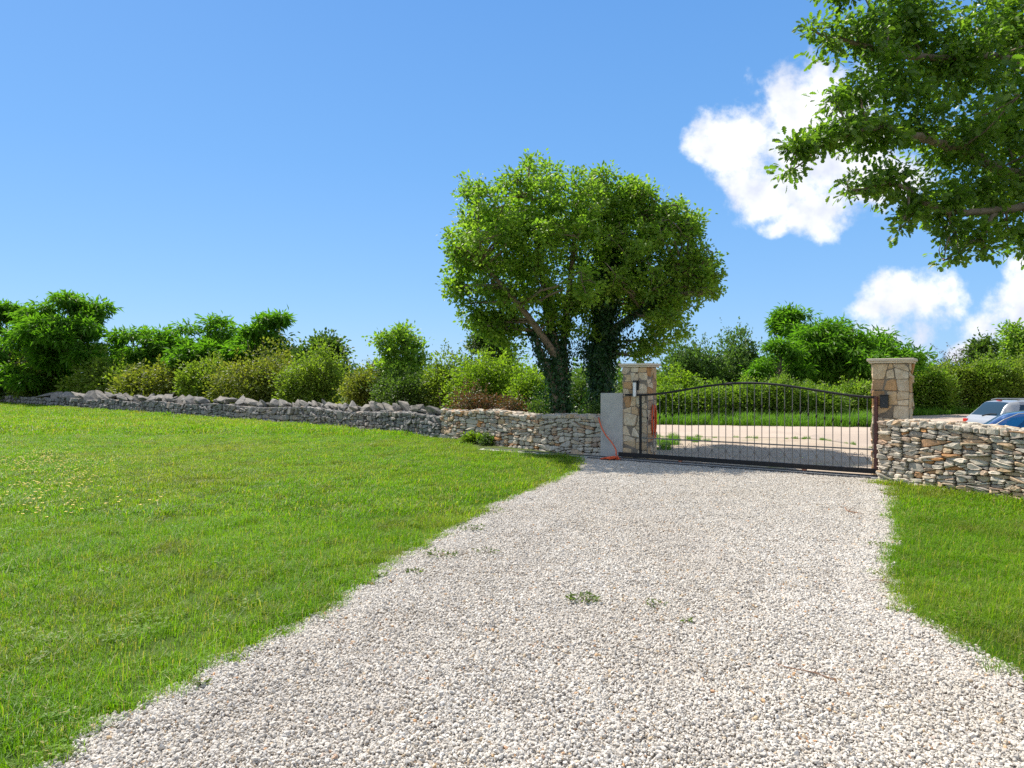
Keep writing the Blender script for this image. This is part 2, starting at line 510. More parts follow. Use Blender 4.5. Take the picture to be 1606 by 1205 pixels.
xs = np.concatenate([[-3000, -1200, -500, -250, -140], np.arange(-90, 7, 1.5), np.arange(7, 30, 0.5), np.arange(30, 91, 1.5), [140, 250, 500, 1200, 3000]])
ys = np.concatenate([[-600, -150, -60], np.arange(-30, 9, 1.5), np.arange(9, 29, 0.5), np.arange(29, 121, 1.5), [160, 250, 500, 1200, 4000]])
gx, gy = np.meshgrid(xs, ys)
V = np.stack([gx, gy, gz(gx, gy)], -1).reshape(-1, 3)
nx = len(xs); idx = np.arange(len(V)).reshape(len(ys), nx)
Q = np.stack([idx[:-1, :-1], idx[:-1, 1:], idx[1:, 1:], idx[1:, :-1]], -1).reshape(-1, 4)
prop(link('ground', np_mesh('ground', V, Q, True), M_GROUND), kind='structure')

# gate line
GL, GR = at(1006, 724.3), at(1374, 751.0)
GD = (GR - GL); GLEN = GD.length; GD.normalize()
GN = Vector((-GD.y, GD.x, 0))                       # away from the camera side
if GN.y < 0: GN = -GN
UP = Vector((0, 0, 1))


def on_line(px, P, d):
    """point of the ground line P + t d that lies in the vertical plane through column px"""
    k = (px - CX) / F
    t = (k * P.y - P.x) / (d.x - k * d.y)
    return P + d * t


edge_l = [(-2.6, -4), (-2.2, 1.5)] + [tuple(at(*p)[:2]) for p in [(60, 1205), (200, 1130), (300, 1064), (430, 1003), (505, 957), (590, 904), (660, 855), (760, 800), (830, 770), (890, 746), (905, 737)]]
edge_r = [(3.4, -4), (3.0, 2.5)] + [tuple(at(*p)[:2]) for p in [(1606, 1066), (1540, 1030), (1480, 990), (1425, 963), (1393, 908), (1388, 874), (1408, 842), (1402, 795), (1398, 766)]]


def crinkle(line, amp, seed):
    """a line with small natural irregularity"""
    r = random.Random(seed)
    out = []
    for a, b in zip(line[:-1], line[1:]):
        n = max(1, int(math.hypot(b[0] - a[0], b[1] - a[1]) / 0.18))
        for i in range(n):
            t = i / n
            out.append((a[0] + (b[0] - a[0]) * t + r.gauss(0, amp), a[1] + (b[1] - a[1]) * t + r.gauss(0, amp * 0.5)))
    return out + [line[-1]]


edge_l = crinkle(edge_l, 0.03, 1); edge_r = crinkle(edge_r, 0.03, 2)
sill_f0 = GL - GD * 4.2 - GN * 0.22; sill_f1 = GR + GD * 0.12 - GN * 0.22
drive_poly = edge_l + [tuple((GL - GD * 1.35 - GN * 0.2)[:2]), tuple((sill_f1 - GD * 0.0)[:2])] + edge_r[::-1]
WL = [(2.02, 14.95), (0.2, 17.1), (-1.55, 19.2), (-3.8, 22.2), (-7.6, 26.2), (-13, 31.0), (-19, 36.3), (-30, 46.0), (-44, 58.0), (-58, 70)]
lawn_l = [(p[0], p[1]) for p in edge_l] + [tuple((GL - GD * 1.35 - GN * 0.2)[:2]), tuple(sill_f0[:2])] + [(p[0] + 0.25, p[1] - 0.1) for p in WL[2:]] + [(-90, 75), (-90, -4)]
WR = [(5.97, 11.12), (6.45, 10.1), (6.95, 9.1), (7.7, 7.6), (8.6, 5.4), (9.4, 3.0), (10.0, 0.0)]
lawn_r = edge_r + [(6.0, 10.9)] + WR[1:] + [(10.2, -4)]
sheet('driveway', M_DRIVE, drive_poly, 0.004, 0.8)
sheet('lawn', M_LAWN, lawn_l, 0.004, 3)
sheet('lawn', M_LAWN, lawn_r, 0.004, 2)
n0, n1 = Vector((4.4, 20.75, 0)), Vector((10.3, 19.6, 0))        # near edge of the lane
f0, f1 = Vector((5.9, 26.6, 0)), Vector((13.0, 25.0, 0))         # far edge
rd = (n1 - n0).normalized(); fd = (f1 - f0).normalized()
near_l, near_r = n0 - rd * 32, n1 + rd * 40
far_l, far_r = f0 - rd * 32, f1 + rd * 40
sheet('road', M_ROAD, [tuple(p[:2]) for p in (near_l, near_r, far_r, far_l)], 0.022, 0.5)
sheet('apron', M_APRON, [tuple((GL + GN * 0.2 - GD * 0.3)[:2]), tuple((GR + GN * 0.2 + GD * 0.6)[:2]), (11, 10.5), (24, 9.0), (28, 16.2), tuple((n1 + rd * 4)[:2]), tuple(n1[:2]), tuple(n0[:2]), (2.2, 21.0), (2.0, 17.5)], 0.014, 0.5)
sheet('dirt_track', M_DIRT, [(12.6, 25.3), (15.5, 24.5), (24, 27.0), (45, 31), (45, 37.5), (24, 35.8), (16.5, 32)], 0.03, 0.5)


# ------------------------------------------------------------------ scattering of blades and stones
def in_poly(P, poly):
    poly = np.asarray(poly); x, y = P[:, 0], P[:, 1]
    inside = np.zeros(len(P), bool)
    j = len(poly) - 1
    for i in range(len(poly)):
        xi, yi = poly[i]; xj, yj = poly[j]
        c = ((yi > y) != (yj > y)) & (x < (xj - xi) * (y - yi) / (yj - yi + 1e-12) + xi)
        inside ^= c
        j = i
    return inside


def in_view(P, lo=-260, hi=1870):
    px = CX + F * P[:, 0] / np.maximum(P[:, 1], 0.01)
    return (P[:, 1] > 1.9) & (px > lo) & (px < hi)


def dist_to(P, line):
    d = np.full(len(P), 1e9)
    L_ = np.asarray(line)
    for a, b in zip(L_[:-1], L_[1:]):
        ab = b - a
        t = np.clip(((P - a) @ ab) / (ab @ ab + 1e-12), 0, 1)
        d = np.minimum(d, np.hypot(*(P - a - t[:, None] * ab).T))
    return d


def hidden_collection(name, meshes, mat):
    col = bpy.data.collections.new(name)
    for i, me in enumerate(meshes):
        if not me.materials: me.materials.append(mat)
        o = bpy.data.objects.new(f"{name}_{i:02d}", me)
        col.objects.link(o)
    return col


def instancer(name, P, rot, scl, idx_, col):
    me = bpy.data.meshes.new(name)
    me.vertices.add(len(P)); me.vertices.foreach_set("co", np.ascontiguousarray(P, np.float32).ravel())
    a = me.attributes.new("rot", 'FLOAT_VECTOR', 'POINT'); a.data.foreach_set("vector", np.ascontiguousarray(rot, np.float32).ravel())
    a = me.attributes.new("scl", 'FLOAT', 'POINT'); a.data.foreach_set("value", np.ascontiguousarray(scl, np.float32))
    a = me.attributes.new("idx", 'INT', 'POINT'); a.data.foreach_set("value", np.ascontiguousarray(idx_, np.int32))
    o = bpy.data.objects.new(name, me); C.objects.link(o)
    ng = bpy.data.node_groups.new(name + "_scatter", 'GeometryNodeTree')
    ng.interface.new_socket("Geometry", in_out='INPUT', socket_type='NodeSocketGeometry')
    ng.interface.new_socket("Geometry", in_out='OUTPUT', socket_type='NodeSocketGeometry')
    gi, go = ng.nodes.new('NodeGroupInput'), ng.nodes.new('NodeGroupOutput')
    ci = ng.nodes.new('GeometryNodeCollectionInfo')
    ci.inputs['Collection'].default_value = col
    ci.inputs['Separate Children'].default_value = True
    ci.inputs['Reset Children'].default_value = True
    ip = ng.nodes.new('GeometryNodeInstanceOnPoints')
    ip.inputs['Pick Instance'].default_value = True

    def attr(nm, typ):
        n = ng.nodes.new('GeometryNodeInputNamedAttribute')
        n.data_type = typ
        n.inputs['Name'].default_value = nm
        return n.outputs['Attribute']
    e2r = ng.nodes.new('FunctionNodeEulerToRotation')
    ng.links.new(attr("rot", 'FLOAT_VECTOR'), e2r.inputs[0])
    ng.links.new(gi.outputs[0], ip.inputs['Points'])
    ng.links.new(ci.outputs[0], ip.inputs['Instance'])
    ng.links.new(attr("idx", 'INT'), ip.inputs['Instance Index'])
    ng.links.new(e2r.outputs[0], ip.inputs['Rotation'])
    ng.links.new(attr("scl", 'FLOAT'), ip.inputs['Scale'])
    ng.links.new(ip.outputs[0], go.inputs[0])
    md = o.modifiers.new("scatter", 'NODES'); md.node_group = ng
    return o


def tuft(seed, n, r, h, w, lean=0.5):
    g = np.random.default_rng(seed)
    a = g.uniform(0, 2 * np.pi, n); rr = r * np.sqrt(g.uniform(0, 1, n))
    base = np.stack([rr * np.cos(a), rr * np.sin(a), np.full(n, -0.01)], 1)
    hh = h * g.uniform(0.45, 1.15, n) * np.where(g.uniform(0, 1, n) > 0.93, 1.45, 1.0)
    d = g.uniform(0, 2 * np.pi, n); ln = np.abs(g.normal(0, lean, n)) + 0.12
    dv = np.stack([np.cos(d), np.sin(d), np.zeros(n)], 1)
    sd = np.stack([-np.sin(d), np.cos(d), np.zeros(n)], 1) * (w * g.uniform(0.6, 1.2, n))[:, None]
    mid = base + dv * (ln * hh * 0.25)[:, None] + np.array([0, 0, 1.0]) * (hh * 0.6)[:, None]
    tip = base + dv * (ln * hh)[:, None] + np.array([0, 0, 1.0]) * (hh * np.maximum(0.55, 1 - 0.25 * ln))[:, None]
    V = np.stack([base - sd, base + sd, mid - sd * 0.8, mid + sd * 0.8, tip], 1).reshape(-1, 3)
    o = np.arange(n)[:, None, None] * 5
    T = (np.array([[0, 1, 3], [0, 3, 2], [2, 3, 4]])[None] + o).reshape(-1, 3)
    return np_mesh(f"tuft_{seed}", V, T)


G_TUFTS = [tuft(100 + i, 46, 0.085, (0.065, 0.075, 0.09, 0.12)[i], 0.0020, 0.8) for i in range(4)] + \
          [tuft(200 + i, 70, 0.17, (0.06, 0.08, 0.10)[i], 0.0042, 0.7) for i in range(3)] + \
          [tuft(300 + i, 150, 0.45, (0.085, 0.11, 0.15)[i], 0.010, 0.5) for i in range(3)]
def clover(seed, n, r, h, leaf):
    g = np.random.default_rng(seed)
    a = g.uniform(0, 6.28, n); rr = r * np.sqrt(g.uniform(0, 1, n))
    c = np.stack([rr * np.cos(a), rr * np.sin(a), h * g.uniform(0.5, 1.1, n)], 1)
    V, T = [], []
    for q in c:
        a0 = g.uniform(0, 6.28)
        for k in range(3):
            an = a0 + k * 2.094
            t = np.array([math.cos(an), math.sin(an), g.uniform(-0.1, 0.35)]) * leaf; b = np.array([-math.sin(an), math.cos(an), 0]) * leaf * 0.45
            o = len(V); V += [q, q + t * 0.55 + b, q + t, q + t * 0.55 - b]; T += [(o, o + 1, o + 2), (o, o + 2, o + 3)]
    return np_mesh(f"clover_{seed}", np.array(V), np.array(T))


G_TUFTS += [clover(350, 24, 0.09, 0.05, 0.013), clover(351, 16, 0.08, 0.06, 0.016), tuft(360, 9, 0.10, 0.19, 0.0014, 0.45)]
COL_GRASS = hidden_collection('grass_tuft', G_TUFTS, M_GRASS)


def fill(poly, density, ylo, yhi, xlo, xhi, seed):
    g = np.random.default_rng(seed)
    n = int((xhi - xlo) * (yhi - ylo) * density)
    P = np.stack([g.uniform(xlo, xhi, n), g.uniform(ylo, yhi, n)], 1)
    P = P[in_view(P)]
    P = P[(P[:, 1] >= ylo) & (P[:, 1] < yhi)]
    return P[in_poly(P, poly)]


def height_field(P):
    """soft patches of taller and shorter grass"""
    x, y = P[:, 0], P[:, 1]
    return 0.5 + 0.25 * np.sin(1.7 * x + 0.6 * y + 1.0) * np.cos(1.1 * y - 0.5 * x) + 0.25 * np.sin(3.9 * x - 2.3 * y) * np.cos(2.7 * y + 1.3 * x + 2)


def grass(name, poly, xr, seed, extra=None):
    g = np.random.default_rng(seed)
    parts, ids, scl = [], [], []
    for ylo, yhi, dens, base_i, k in ((1.9, 8.0, 190, 0, 4), (8.0, 21, 58, 4, 3), (21, 75, 10, 7, 3)):
        if xr[2] < ylo: continue
        P = fill(poly, dens, ylo, min(yhi, xr[2]), xr[0] if ylo > 20 else max(xr[0], -26), xr[1], seed + base_i)
        hf = height_field(P)
        ii = np.clip((hf * k + g.normal(0, 0.5, len(P))).astype(int), 0, k - 1)
        ii = ii + base_i
        if base_i < 7:
            u_ = g.uniform(0, 1, len(P)); pc = 0.05 if base_i == 0 else 0.03
            ii = np.where(u_ < pc, 10 + (u_ < pc * 0.5), np.where(u_ > 0.95, 12, ii))
        parts.append(P); ids.append(ii); scl.append(g.uniform(0.75, 1.2, len(P)))
    P = np.concatenate(parts); ids = np.concatenate(ids); scl = np.concatenate(scl)
    if extra is not None:
        P2, i2, s2 = extra
        P = np.concatenate([P, P2]); ids = np.concatenate([ids, i2]); scl = np.concatenate([scl, s2])
    P3 = np.column_stack([P, gz(P[:, 0], P[:, 1]) + 0.004])
    rot = np.column_stack([g.normal(0, 0.08, len(P)), g.normal(0, 0.08, len(P)), g.uniform(0, 6.28, len(P))])
    o = instancer(name, P3, rot, scl, ids, COL_GRASS)
    return o


def fringe(line, seed, per_m=26, off=0.05):
    """single tufts straggling over the edge of the gravel"""
    g = np.random.default_rng(seed)
    out = []
    for a, b in zip(line[:-1], line[1:]):
        d = math.hypot(b[0] - a[0], b[1] - a[1])
        k = g.poisson(d * per_m)
        t = g.uniform(0, 1, k)
        out.append(np.stack([a[0] + (b[0] - a[0]) * t + g.normal(0, off, k), a[1] + (b[1] - a[1]) * t + g.normal(0, off, k)], 1))
    P = np.concatenate(out)
    P = P[in_view(P)]
    return P, g.integers(0, 4, len(P)), g.uniform(0.45, 0.95, len(P))


fr = fringe(edge_l[12:], 61)
prop(grass('lawn_grass', lawn_l, (-75, 1.6, 75), 21, fr), 'bright green unmown lawn grass left of the gravel drive', 'grass', kind='stuff')
fr = fringe(edge_r[12:], 62)
foot = fringe(WR[:4], 63, 20, 0.06)
foot = (foot[0] - np.array([0.16, 0.08]), foot[1] % 3 + 4, foot[2] + 0.7)
fr = tuple(np.concatenate(z) for z in zip(fr, foot))
prop(grass('lawn_grass', lawn_r, (2, 10, 11.2), 22, fr), 'green lawn grass between the gravel drive and the right wall', 'grass', kind='stuff')


def chip(seed, n, r, two=1.0):
    """a scatter of broken limestone chips"""
    g = np.random.default_rng(seed)
    Vs, Ts = [], []
    o = 0
    bm0 = bmesh.new(); bmesh.ops.create_icosphere(bm0, subdivisions=1, radius=1.0)
    base = np.array([v.co[:] for v in bm0.verts]); bm0.faces.ensure_lookup_table()
    tri = np.array([[v.index for v in f.verts] for f in bm0.faces]); bm0.free()
    for i in range(n):
        s = 0.0061 * math.exp(float(np.clip(g.normal(0, 0.34), -0.7, 0.62))) * two
        v = base * (1 + g.normal(0, 0.2, (12, 1)))
        v = v * np.array([1.25, 0.9, 0.68]) * s * g.uniform(0.8, 1.2, 3)
        q = Matrix.Rotation(g.uniform(0, 6.28), 3, 'Z') @ Matrix.Rotation(g.normal(0, 0.5), 3, 'X') @ Matrix.Rotation(g.normal(0, 0.5), 3, 'Y')
        v = v @ np.array(q).T
        a = g.uniform(0, 6.28); rr = r * math.sqrt(g.uniform())
        v = v + np.array([rr * math.cos(a), rr * math.sin(a), s * g.uniform(0.0, 0.8) + (0.010 if g.uniform() > 0.68 else 0)])
        Vs.append(v); Ts.append(tri + o); o += 12
    return np_mesh(f"chips_{seed}", np.concatenate(Vs), np.concatenate(Ts))


CH = [chip(400 + i, 1080, 0.2) for i in range(6)] + [chip(420 + i, 105, 0.07) for i in range(3)]
COL_CHIP = hidden_collection('gravel_chip', CH, M_GRAVEL)
g = np.random.default_rng(9)
jx, jy = np.meshgrid(np.arange(-3, 7, 0.235), np.arange(1.9, 15, 0.235))
P = np.stack([jx.ravel() + g.uniform(-.07, .07, jx.size), jy.ravel() + g.uniform(-.07, .07, jx.size)], 1)
P = P[in_view(P) & in_poly(P, drive_poly)]
bd = np.minimum(dist_to(P, edge_l), dist_to(P, edge_r))
P = P[bd > 0.13]
Pe = fill(drive_poly, 190, 1.9, 15, -3, 7, 5)
bd = np.minimum(dist_to(Pe, edge_l), dist_to(Pe, edge_r))
Pe = Pe[(bd < 0.34)]
Pa = np.concatenate([P, Pe])
ii = np.concatenate([g.integers(0, 6, len(P)), g.integers(6, 9, len(Pe))])
Pg = np.column_stack([Pa, np.full(len(Pa), 0.006) + 0.004 * np.sin(Pa[:, 0] * 2.3) * np.cos(Pa[:, 1] * 1.7)])
rot = np.column_stack([np.zeros(len(Pa)), np.zeros(len(Pa)), g.uniform(0, 6.28, len(Pa))])
gr = instancer('gravel', Pg, rot, g.uniform(0.9, 1.12, len(Pa)), ii, COL_CHIP)
prop(gr, 'loose white limestone gravel covering the driveway', 'gravel', kind='stuff')

# yellow wild flowers in the far left lawn
def flower_mesh(seed):
    g = np.random.default_rng(seed)
    mb = MB()
    for k in range(9):
        a, rr = g.uniform(0, 6.28), 0.55 * math.sqrt(g.uniform())
        c = Vector((rr * math.cos(a), rr * math.sin(a), g.uniform(0.07, 0.15)))
        for q in range(5):
            an = q * 1.2566 + a
            t = Vector((math.cos(an), math.sin(an), 0.25)) * 0.022
            s_ = Vector((-math.sin(an), math.cos(an), 0)) * 0.009
            mb.add([c, c + t * 0.6 + s_, c + t, c + t * 0.6 - s_], [(0, 1, 2, 3)])
    me = bpy.data.meshes.new('flower'); me.from_pydata(mb.v, [], mb.f); me.update()
    return me


COL_FL = hidden_collection('wild_flower', [flower_mesh(70 + i) for i in range(3)], M_FLOWER)
pts = []
for (px, py, sx, sy, n) in ((60, 722, 55, 14, 42), (120, 735, 40, 14, 24), (30, 745, 40, 14, 20), (110, 775, 60, 10, 20), (130, 665, 80, 5, 30), (60, 672, 50, 4, 14), (270, 655, 12, 2, 6), (20, 690, 40, 14, 14), (70, 800, 50, 14, 8)):
    for k in range(int(n * 0.55)):
        pts.append(at(g.normal(px, sx * 0.9), max(645, g.normal(py, sy * 0.9)))[:2])
P = np.array(pts)
fl = instancer('yellow_flowers', np.column_stack([P, np.zeros(len(P))]), np.column_stack([np.zeros((len(P), 2)), g.uniform(0, 6.28, len(P))]), g.uniform(0.6, 1.1, len(P)), g.integers(0, 3, len(P)), COL_FL)
prop(fl, 'drifts of small yellow wildflowers in the left lawn', 'flowers', kind='stuff')


# roadside verge grass
TALL = [tuft(500 + i, 110, 0.3, (0.28, 0.38, 0.48)[i], 0.009, 0.45) for i in range(3)]
COL_V = hidden_collection('verge_tuft', TALL, M_STRAW)
fl2 = [tuple((f0 - rd * 4)[:2]), tuple((f1 + rd * 0.2)[:2]), (15.0, 28.5), (16, 30.5), (4, 30.5)]
P = fill(fl2, 16, 24, 31, 2, 19, 77)
side = [(2.2, 15.2), (3.6, 16.2), (4.4, 18.2), (5.6, 18.9), (5.2, 20.2), (3.6, 20.6), (1.0, 21), (0.5, 18)]
P2 = fill(side, 9, 15, 21, 0, 7, 78)
P3 = fill([tuple((n0 - rd * 2)[:2]), tuple((n1 + rd * 5)[:2]), tuple((n1 + rd * 5 - Vector((0.1, 0.35, 0)))[:2]), tuple((n0 - rd * 2 - Vector((0.1, 0.35, 0)))[:2])], 12, 18, 22, 2, 16, 79)
rt = [(17, 32.5), (24, 36), (45, 37.5), (45, 41), (16, 36)]
P4 = fill(rt, 7, 31, 42, 15, 46, 80)
Pv = np.concatenate([P, P2, P3, P4])
sv = np.concatenate([g.uniform(0.7, 1.15, len(P)), g.uniform(0.2, 0.55, len(P2)), g.uniform(0.15, 0.3, len(P3)), g.uniform(0.6, 1.1, len(P4))])
vg = instancer('verge_grass', np.column_stack([Pv, gz(Pv[:, 0], Pv[:, 1])]), np.column_stack([np.zeros((len(Pv), 2)), g.uniform(0, 6.28, len(Pv))]), sv, g.integers(0, 3, len(Pv)), COL_V)
prop(vg, 'tall pale green grass along the lane beyond the gate', 'grass', kind='stuff')


# ------------------------------------------------------------------ masonry
def clip(poly, p, n):
    """convex polygon cut by the line through p with normal n: the two halves"""
    a, b = [], []
    d = [(q[0] - p[0]) * n[0] + (q[1] - p[1]) * n[1] for q in poly]
    for i in range(len(poly)):
        j = (i + 1) % len(poly)
        if d[i] <= 0: a.append(poly[i])
        if d[i] >= 0: b.append(poly[i])
        if d[i] * d[j] < 0:
            t = d[i] / (d[i] - d[j])
            m = (poly[i][0] + (poly[j][0] - poly[i][0]) * t, poly[i][1] + (poly[j][1] - poly[i][1]) * t)
            a.append(m); b.append(m)
    return a, b


def area(poly):
    return 0.5 * abs(sum(p[0] * q[1] - q[0] * p[1] for p, q in zip(poly, poly[1:] + poly[:1])))


def split_stones(poly, target, aspect, jit, r, out):
    a = area(poly)
    if a < 1e-5: return
    xs_, ys_ = [p[0] for p in poly], [p[1] for p in poly]
    w, h = max(xs_) - min(xs_), max(ys_) - min(ys_)
    if a < target * math.exp(r.gauss(0, 0.55)) * 1.4 and w < aspect * h * 2.6:
        out.append(poly); return
    vert = w > aspect * h * r.uniform(0.75, 1.4)
    t = r.uniform(0.34, 0.66)
    if vert:
        p = (min(xs_) + w * t, (min(ys_) + max(ys_)) / 2); an = r.gauss(0, jit * 1.3)
    else:
        p = ((min(xs_) + max(xs_)) / 2, min(ys_) + h * t); an = math.pi / 2 + r.gauss(0, jit)
    x, y = clip(poly, p, (math.cos(an), math.sin(an)))
    if len(x) > 2: split_stones(x, target, aspect, jit, r, out)
    if len(y) > 2: split_stones(y, target, aspect, jit, r, out)


def stones(rect, fn, target, aspect=2.0, jit=0.12, gap=0.008, depth=(0.01, 0.05), seed=0, inset=0.16, course=0.27, cut_=0.2):
    """stones that fill a rectangle (s0, s1, z0, z1); fn(s, z, d) maps to the world, d metres proud of the face"""
    r = random.Random(seed)
    L_ = []
    zs = [rect[2]]                                   # uneven courses, each broken into bays of its own
    while zs[-1] < rect[3] - 1e-6:
        e = zs[-1] + r.uniform(0.7, 1.3) * course
        zs.append(rect[3] if rect[3] - e < 0.5 * course else e)
    ph = [r.uniform(0, 6.28) for _ in zs]

    def lvl(k, s_):
        if k == 0 or k == len(zs) - 1: return zs[k]
        return zs[k] + 0.14 * course * (math.sin(s_ * 1.7 / max(0.3, course) * 0.5 + ph[k]) + 0.6 * math.sin(s_ * 4.1 + 2 * ph[k]))
    for k in range(len(zs) - 1):
        s = rect[0]
        while s < rect[1] - 1e-6:
            e = min(rect[1], s + r.uniform(0.6, 1.6) * course * 1.6)
            if rect[1] - e < 0.3 * course: e = rect[1]
            split_stones([(s, lvl(k, s)), (e, lvl(k, e)), (e, lvl(k + 1, e)), (s, lvl(k + 1, s))], target, aspect, jit, r, L_)
            s = e
    mb = MB()
    for poly in L_:
        if len(poly) < 3 or area(poly) < target * 0.04: continue
        cx = sum(p[0] for p in poly) / len(poly); cz = sum(p[1] for p in poly) / len(poly)
        rad = math.sqrt(area(poly) / math.pi)
        k = max(0.6, 1 - gap / rad)
        poly = [(cx + (p[0] - cx) * k, cz + (p[1] - cz) * k) for p in poly]
        cut = []
        for p, q in zip(poly, poly[1:] + poly[:1]):  # corners cut once
            c1, c2 = cut_ * r.uniform(0.6, 1.4), 1 - cut_ * r.uniform(0.6, 1.4)
            cut += [(p[0] + (q[0] - p[0]) * c1, p[1] + (q[1] - p[1]) * c1), (p[0] + (q[0] - p[0]) * c2, p[1] + (q[1] - p[1]) * c2)]
        n = len(cut)
        d = r.uniform(*depth)
        tx, tz = r.gauss(0, 0.10), r.gauss(0, 0.12)
        jj = min(0.35 * rad, 0.02)
        v = [fn(p[0], p[1], -0.05) for p in cut]
        v += [fn(p[0] + r.gauss(0, jj * .25), p[1] + r.gauss(0, jj * .25), d - 0.016 + tx * (p[0] - cx) + tz * (p[1] - cz)) for p in cut]
        i2 = inset * r.uniform(0.7, 1.3)
        v += [fn(cx + (p[0] - cx) * (1 - i2), cz + (p[1] - cz) * (1 - i2), d + tx * (p[0] - cx) + tz * (p[1] - cz) + r.gauss(0, jj * .22)) for p in cut]
        v.append(fn(cx + r.gauss(0, jj), cz + r.gauss(0, jj), d + r.uniform(-0.2, 0.6) * jj))
        f = []
        for a in range(2):
            f += [(a * n + i, a * n + (i + 1) % n, (a + 1) * n + (i + 1) % n, (a + 1) * n + i) for i in range(n)]
        f += [(2 * n + i, 2 * n + (i + 1) % n, 3 * n) for i in range(n)]
        mb.add(v, f)
    return mb


class Path:
    def __init__(s, pts):
        s.p = [Vector((a, b, 0)) for a, b in pts]
        s.l = [0]
        for a, b in zip(s.p[:-1], s.p[1:]):
            s.l.append(s.l[-1] + (b - a).length)
        s.L = s.l[-1]

    def raw(s, t):
        i = 0
        while i < len(s.p) - 2 and t > s.l[i + 1]: i += 1
        d = (s.p[i + 1] - s.p[i]).normalized()
        return s.p[i] + d * (t - s.l[i]), d

    def at(s, t):
        q, d = s.raw(t)
        d2 = s.raw(min(s.L, t + 0.4))[1] + s.raw(max(0, t - 0.4))[1]
        return q, d2.normalized()


def stone_wall(name, path, hfun, thick, label, seed, sections, side):
    """side: +1 when the face that shows lies to the left of the path's direction, -1 to the right"""
    root = empty(name, tuple(path.p[0]), label, 'stone wall')
    core = MB()
    step = 0.5; n = int(path.L / step)
    ring = []
    for i in range(n + 1):
        q, d = path.at(i * step)
        nn = Vector((-d.y, d.x, 0)) * side
        h = hfun(i * step) - 0.03
        a, b = q - nn * 0.03, q - nn * (thick - 0.03)
        ring.append([a + UP * -0.1, a + UP * h, b + UP * h, b + UP * -0.1])
    core.v = [tuple(v) for r_ in ring for v in r_]
    for i in range(n):
        for k in range(3):
            core.f.append((i * 4 + k, i * 4 + k + 1, i * 4 + 5 + k, i * 4 + 4 + k))
    core.f += [(0, 1, 2, 3), (n * 4 + 3, n * 4 + 2, n * 4 + 1, n * 4)]
    core.build('core', M_CORE, root)
    for (s0, s1, target, aspect, jit, gap, depth, mat, top) in sections:
        def face(s, z, d):
            q, dd = path.at(s)
            nn = Vector((-dd.y, dd.x, 0)) * side
            h = hfun(s)
            return q + nn * (d + 0.05 * (1 - z) ** 2) + UP * (z * h)
        k = sum(hfun(s0 + (s1 - s0) * t) for t in (0, .5, 1)) / 3

        def fz(s, z, d):
            return face(s, z / k, d)
        mb = stones((s0, s1, -0.04, k), fz, target, aspect, jit, gap, depth, seed)
        if top:
            def tp(s, z, d):
                q, dd = path.at(s)
                nn = Vector((-dd.y, dd.x, 0)) * side
                return q - nn * z + UP * (hfun(s) + d - 0.02)
            t2 = stones((s0, s1, -0.05, thick + 0.03), tp, target * 1.9, 1.4, 0.16, gap, (0.0, 0.05), seed + 1)
            mb.add(t2.v, t2.f)

            def bk(s, z, d):
                q, dd = path.at(s)
                nn = Vector((-dd.y, dd.x, 0)) * side
                return q - nn * (thick + d) + UP * (z / k * hfun(s))
            t3 = stones((s0, s1, -0.04, k), bk, target * 1.8, aspect, jit, gap, depth, seed + 2)
            mb.add(t3.v, t3.f)
        mb.build('masonry', mat, root)
    return root


PL, PR = Path(WL), Path(WR)
wl = stone_wall('dry_stone_wall', PL, lambda s: (0.86 + 0.03 * math.sin(s * 1.9)) if s < 6.4 else 0.66 + 0.05 * math.sin(s * 0.9), 0.6,
                'long low dry stone wall topped with tilted boulders along the left lawn', 31,
                [(0.0, 6.4, 0.016, 2.4, 0.15, 0.007, (0.0, 0.05), M_WALL, True),
                 (6.4, 16, 0.022, 1.7, 0.26, 0.010, (0.0, 0.10), M_OLDWALL, True),
                 (16, 40, 0.05, 1.7, 0.26, 0.014, (0.0, 0.12), M_OLDWALL, False),
                 (40, 70, 0.16, 1.7, 0.2, 0.03, (0.0, 0.12), M_OLDWALL, False)], 1)
wr = stone_wall('dry_stone_wall', PR, lambda s: 1.0 + 0.02 * math.sin(s * 2.1) - 0.012 * s, 0.55,
                'low wall of pale and orange stones right of the gate', 37,
                [(0.0, 4.6, 0.0085, 3.1, 0.2, 0.0045, (0.0, 0.06), M_WALL, True), (4.6, PR.L, 0.04, 2.0, 0.15, 0.012, (0.0, 0.06), M_WALL, True)], -1)


def boulder(seed):
    g = np.random.default_rng(seed)
    bm = bmesh.new()
    for k in range(15):
        p = g.normal(0, 1, 3); p /= np.linalg.norm(p)
        bm.verts.new(p * np.array([1.25, 0.8, 0.72]) * g.uniform(0.9, 1.05))
    bmesh.ops.convex_hull(bm, input=bm.verts)
    bmesh.ops.delete(bm, geom=[v for v in bm.verts if not v.link_faces], context='VERTS')
    bmesh.ops.bevel(bm, geom=list(bm.edges), offset=0.05, segments=1, affect='EDGES')
    bmesh.ops.triangulate(bm, faces=bm.faces)
    bmesh.ops.subdivide_edges(bm, edges=list(bm.edges), cuts=1)
    for v in bm.verts:
        v.co *= 1 + g.normal(0, 0.022)
    me = bpy.data.meshes.new('coping_stone'); bm.to_mesh(me); bm.free()
    me.materials.append(M_BOULDER)
    return me


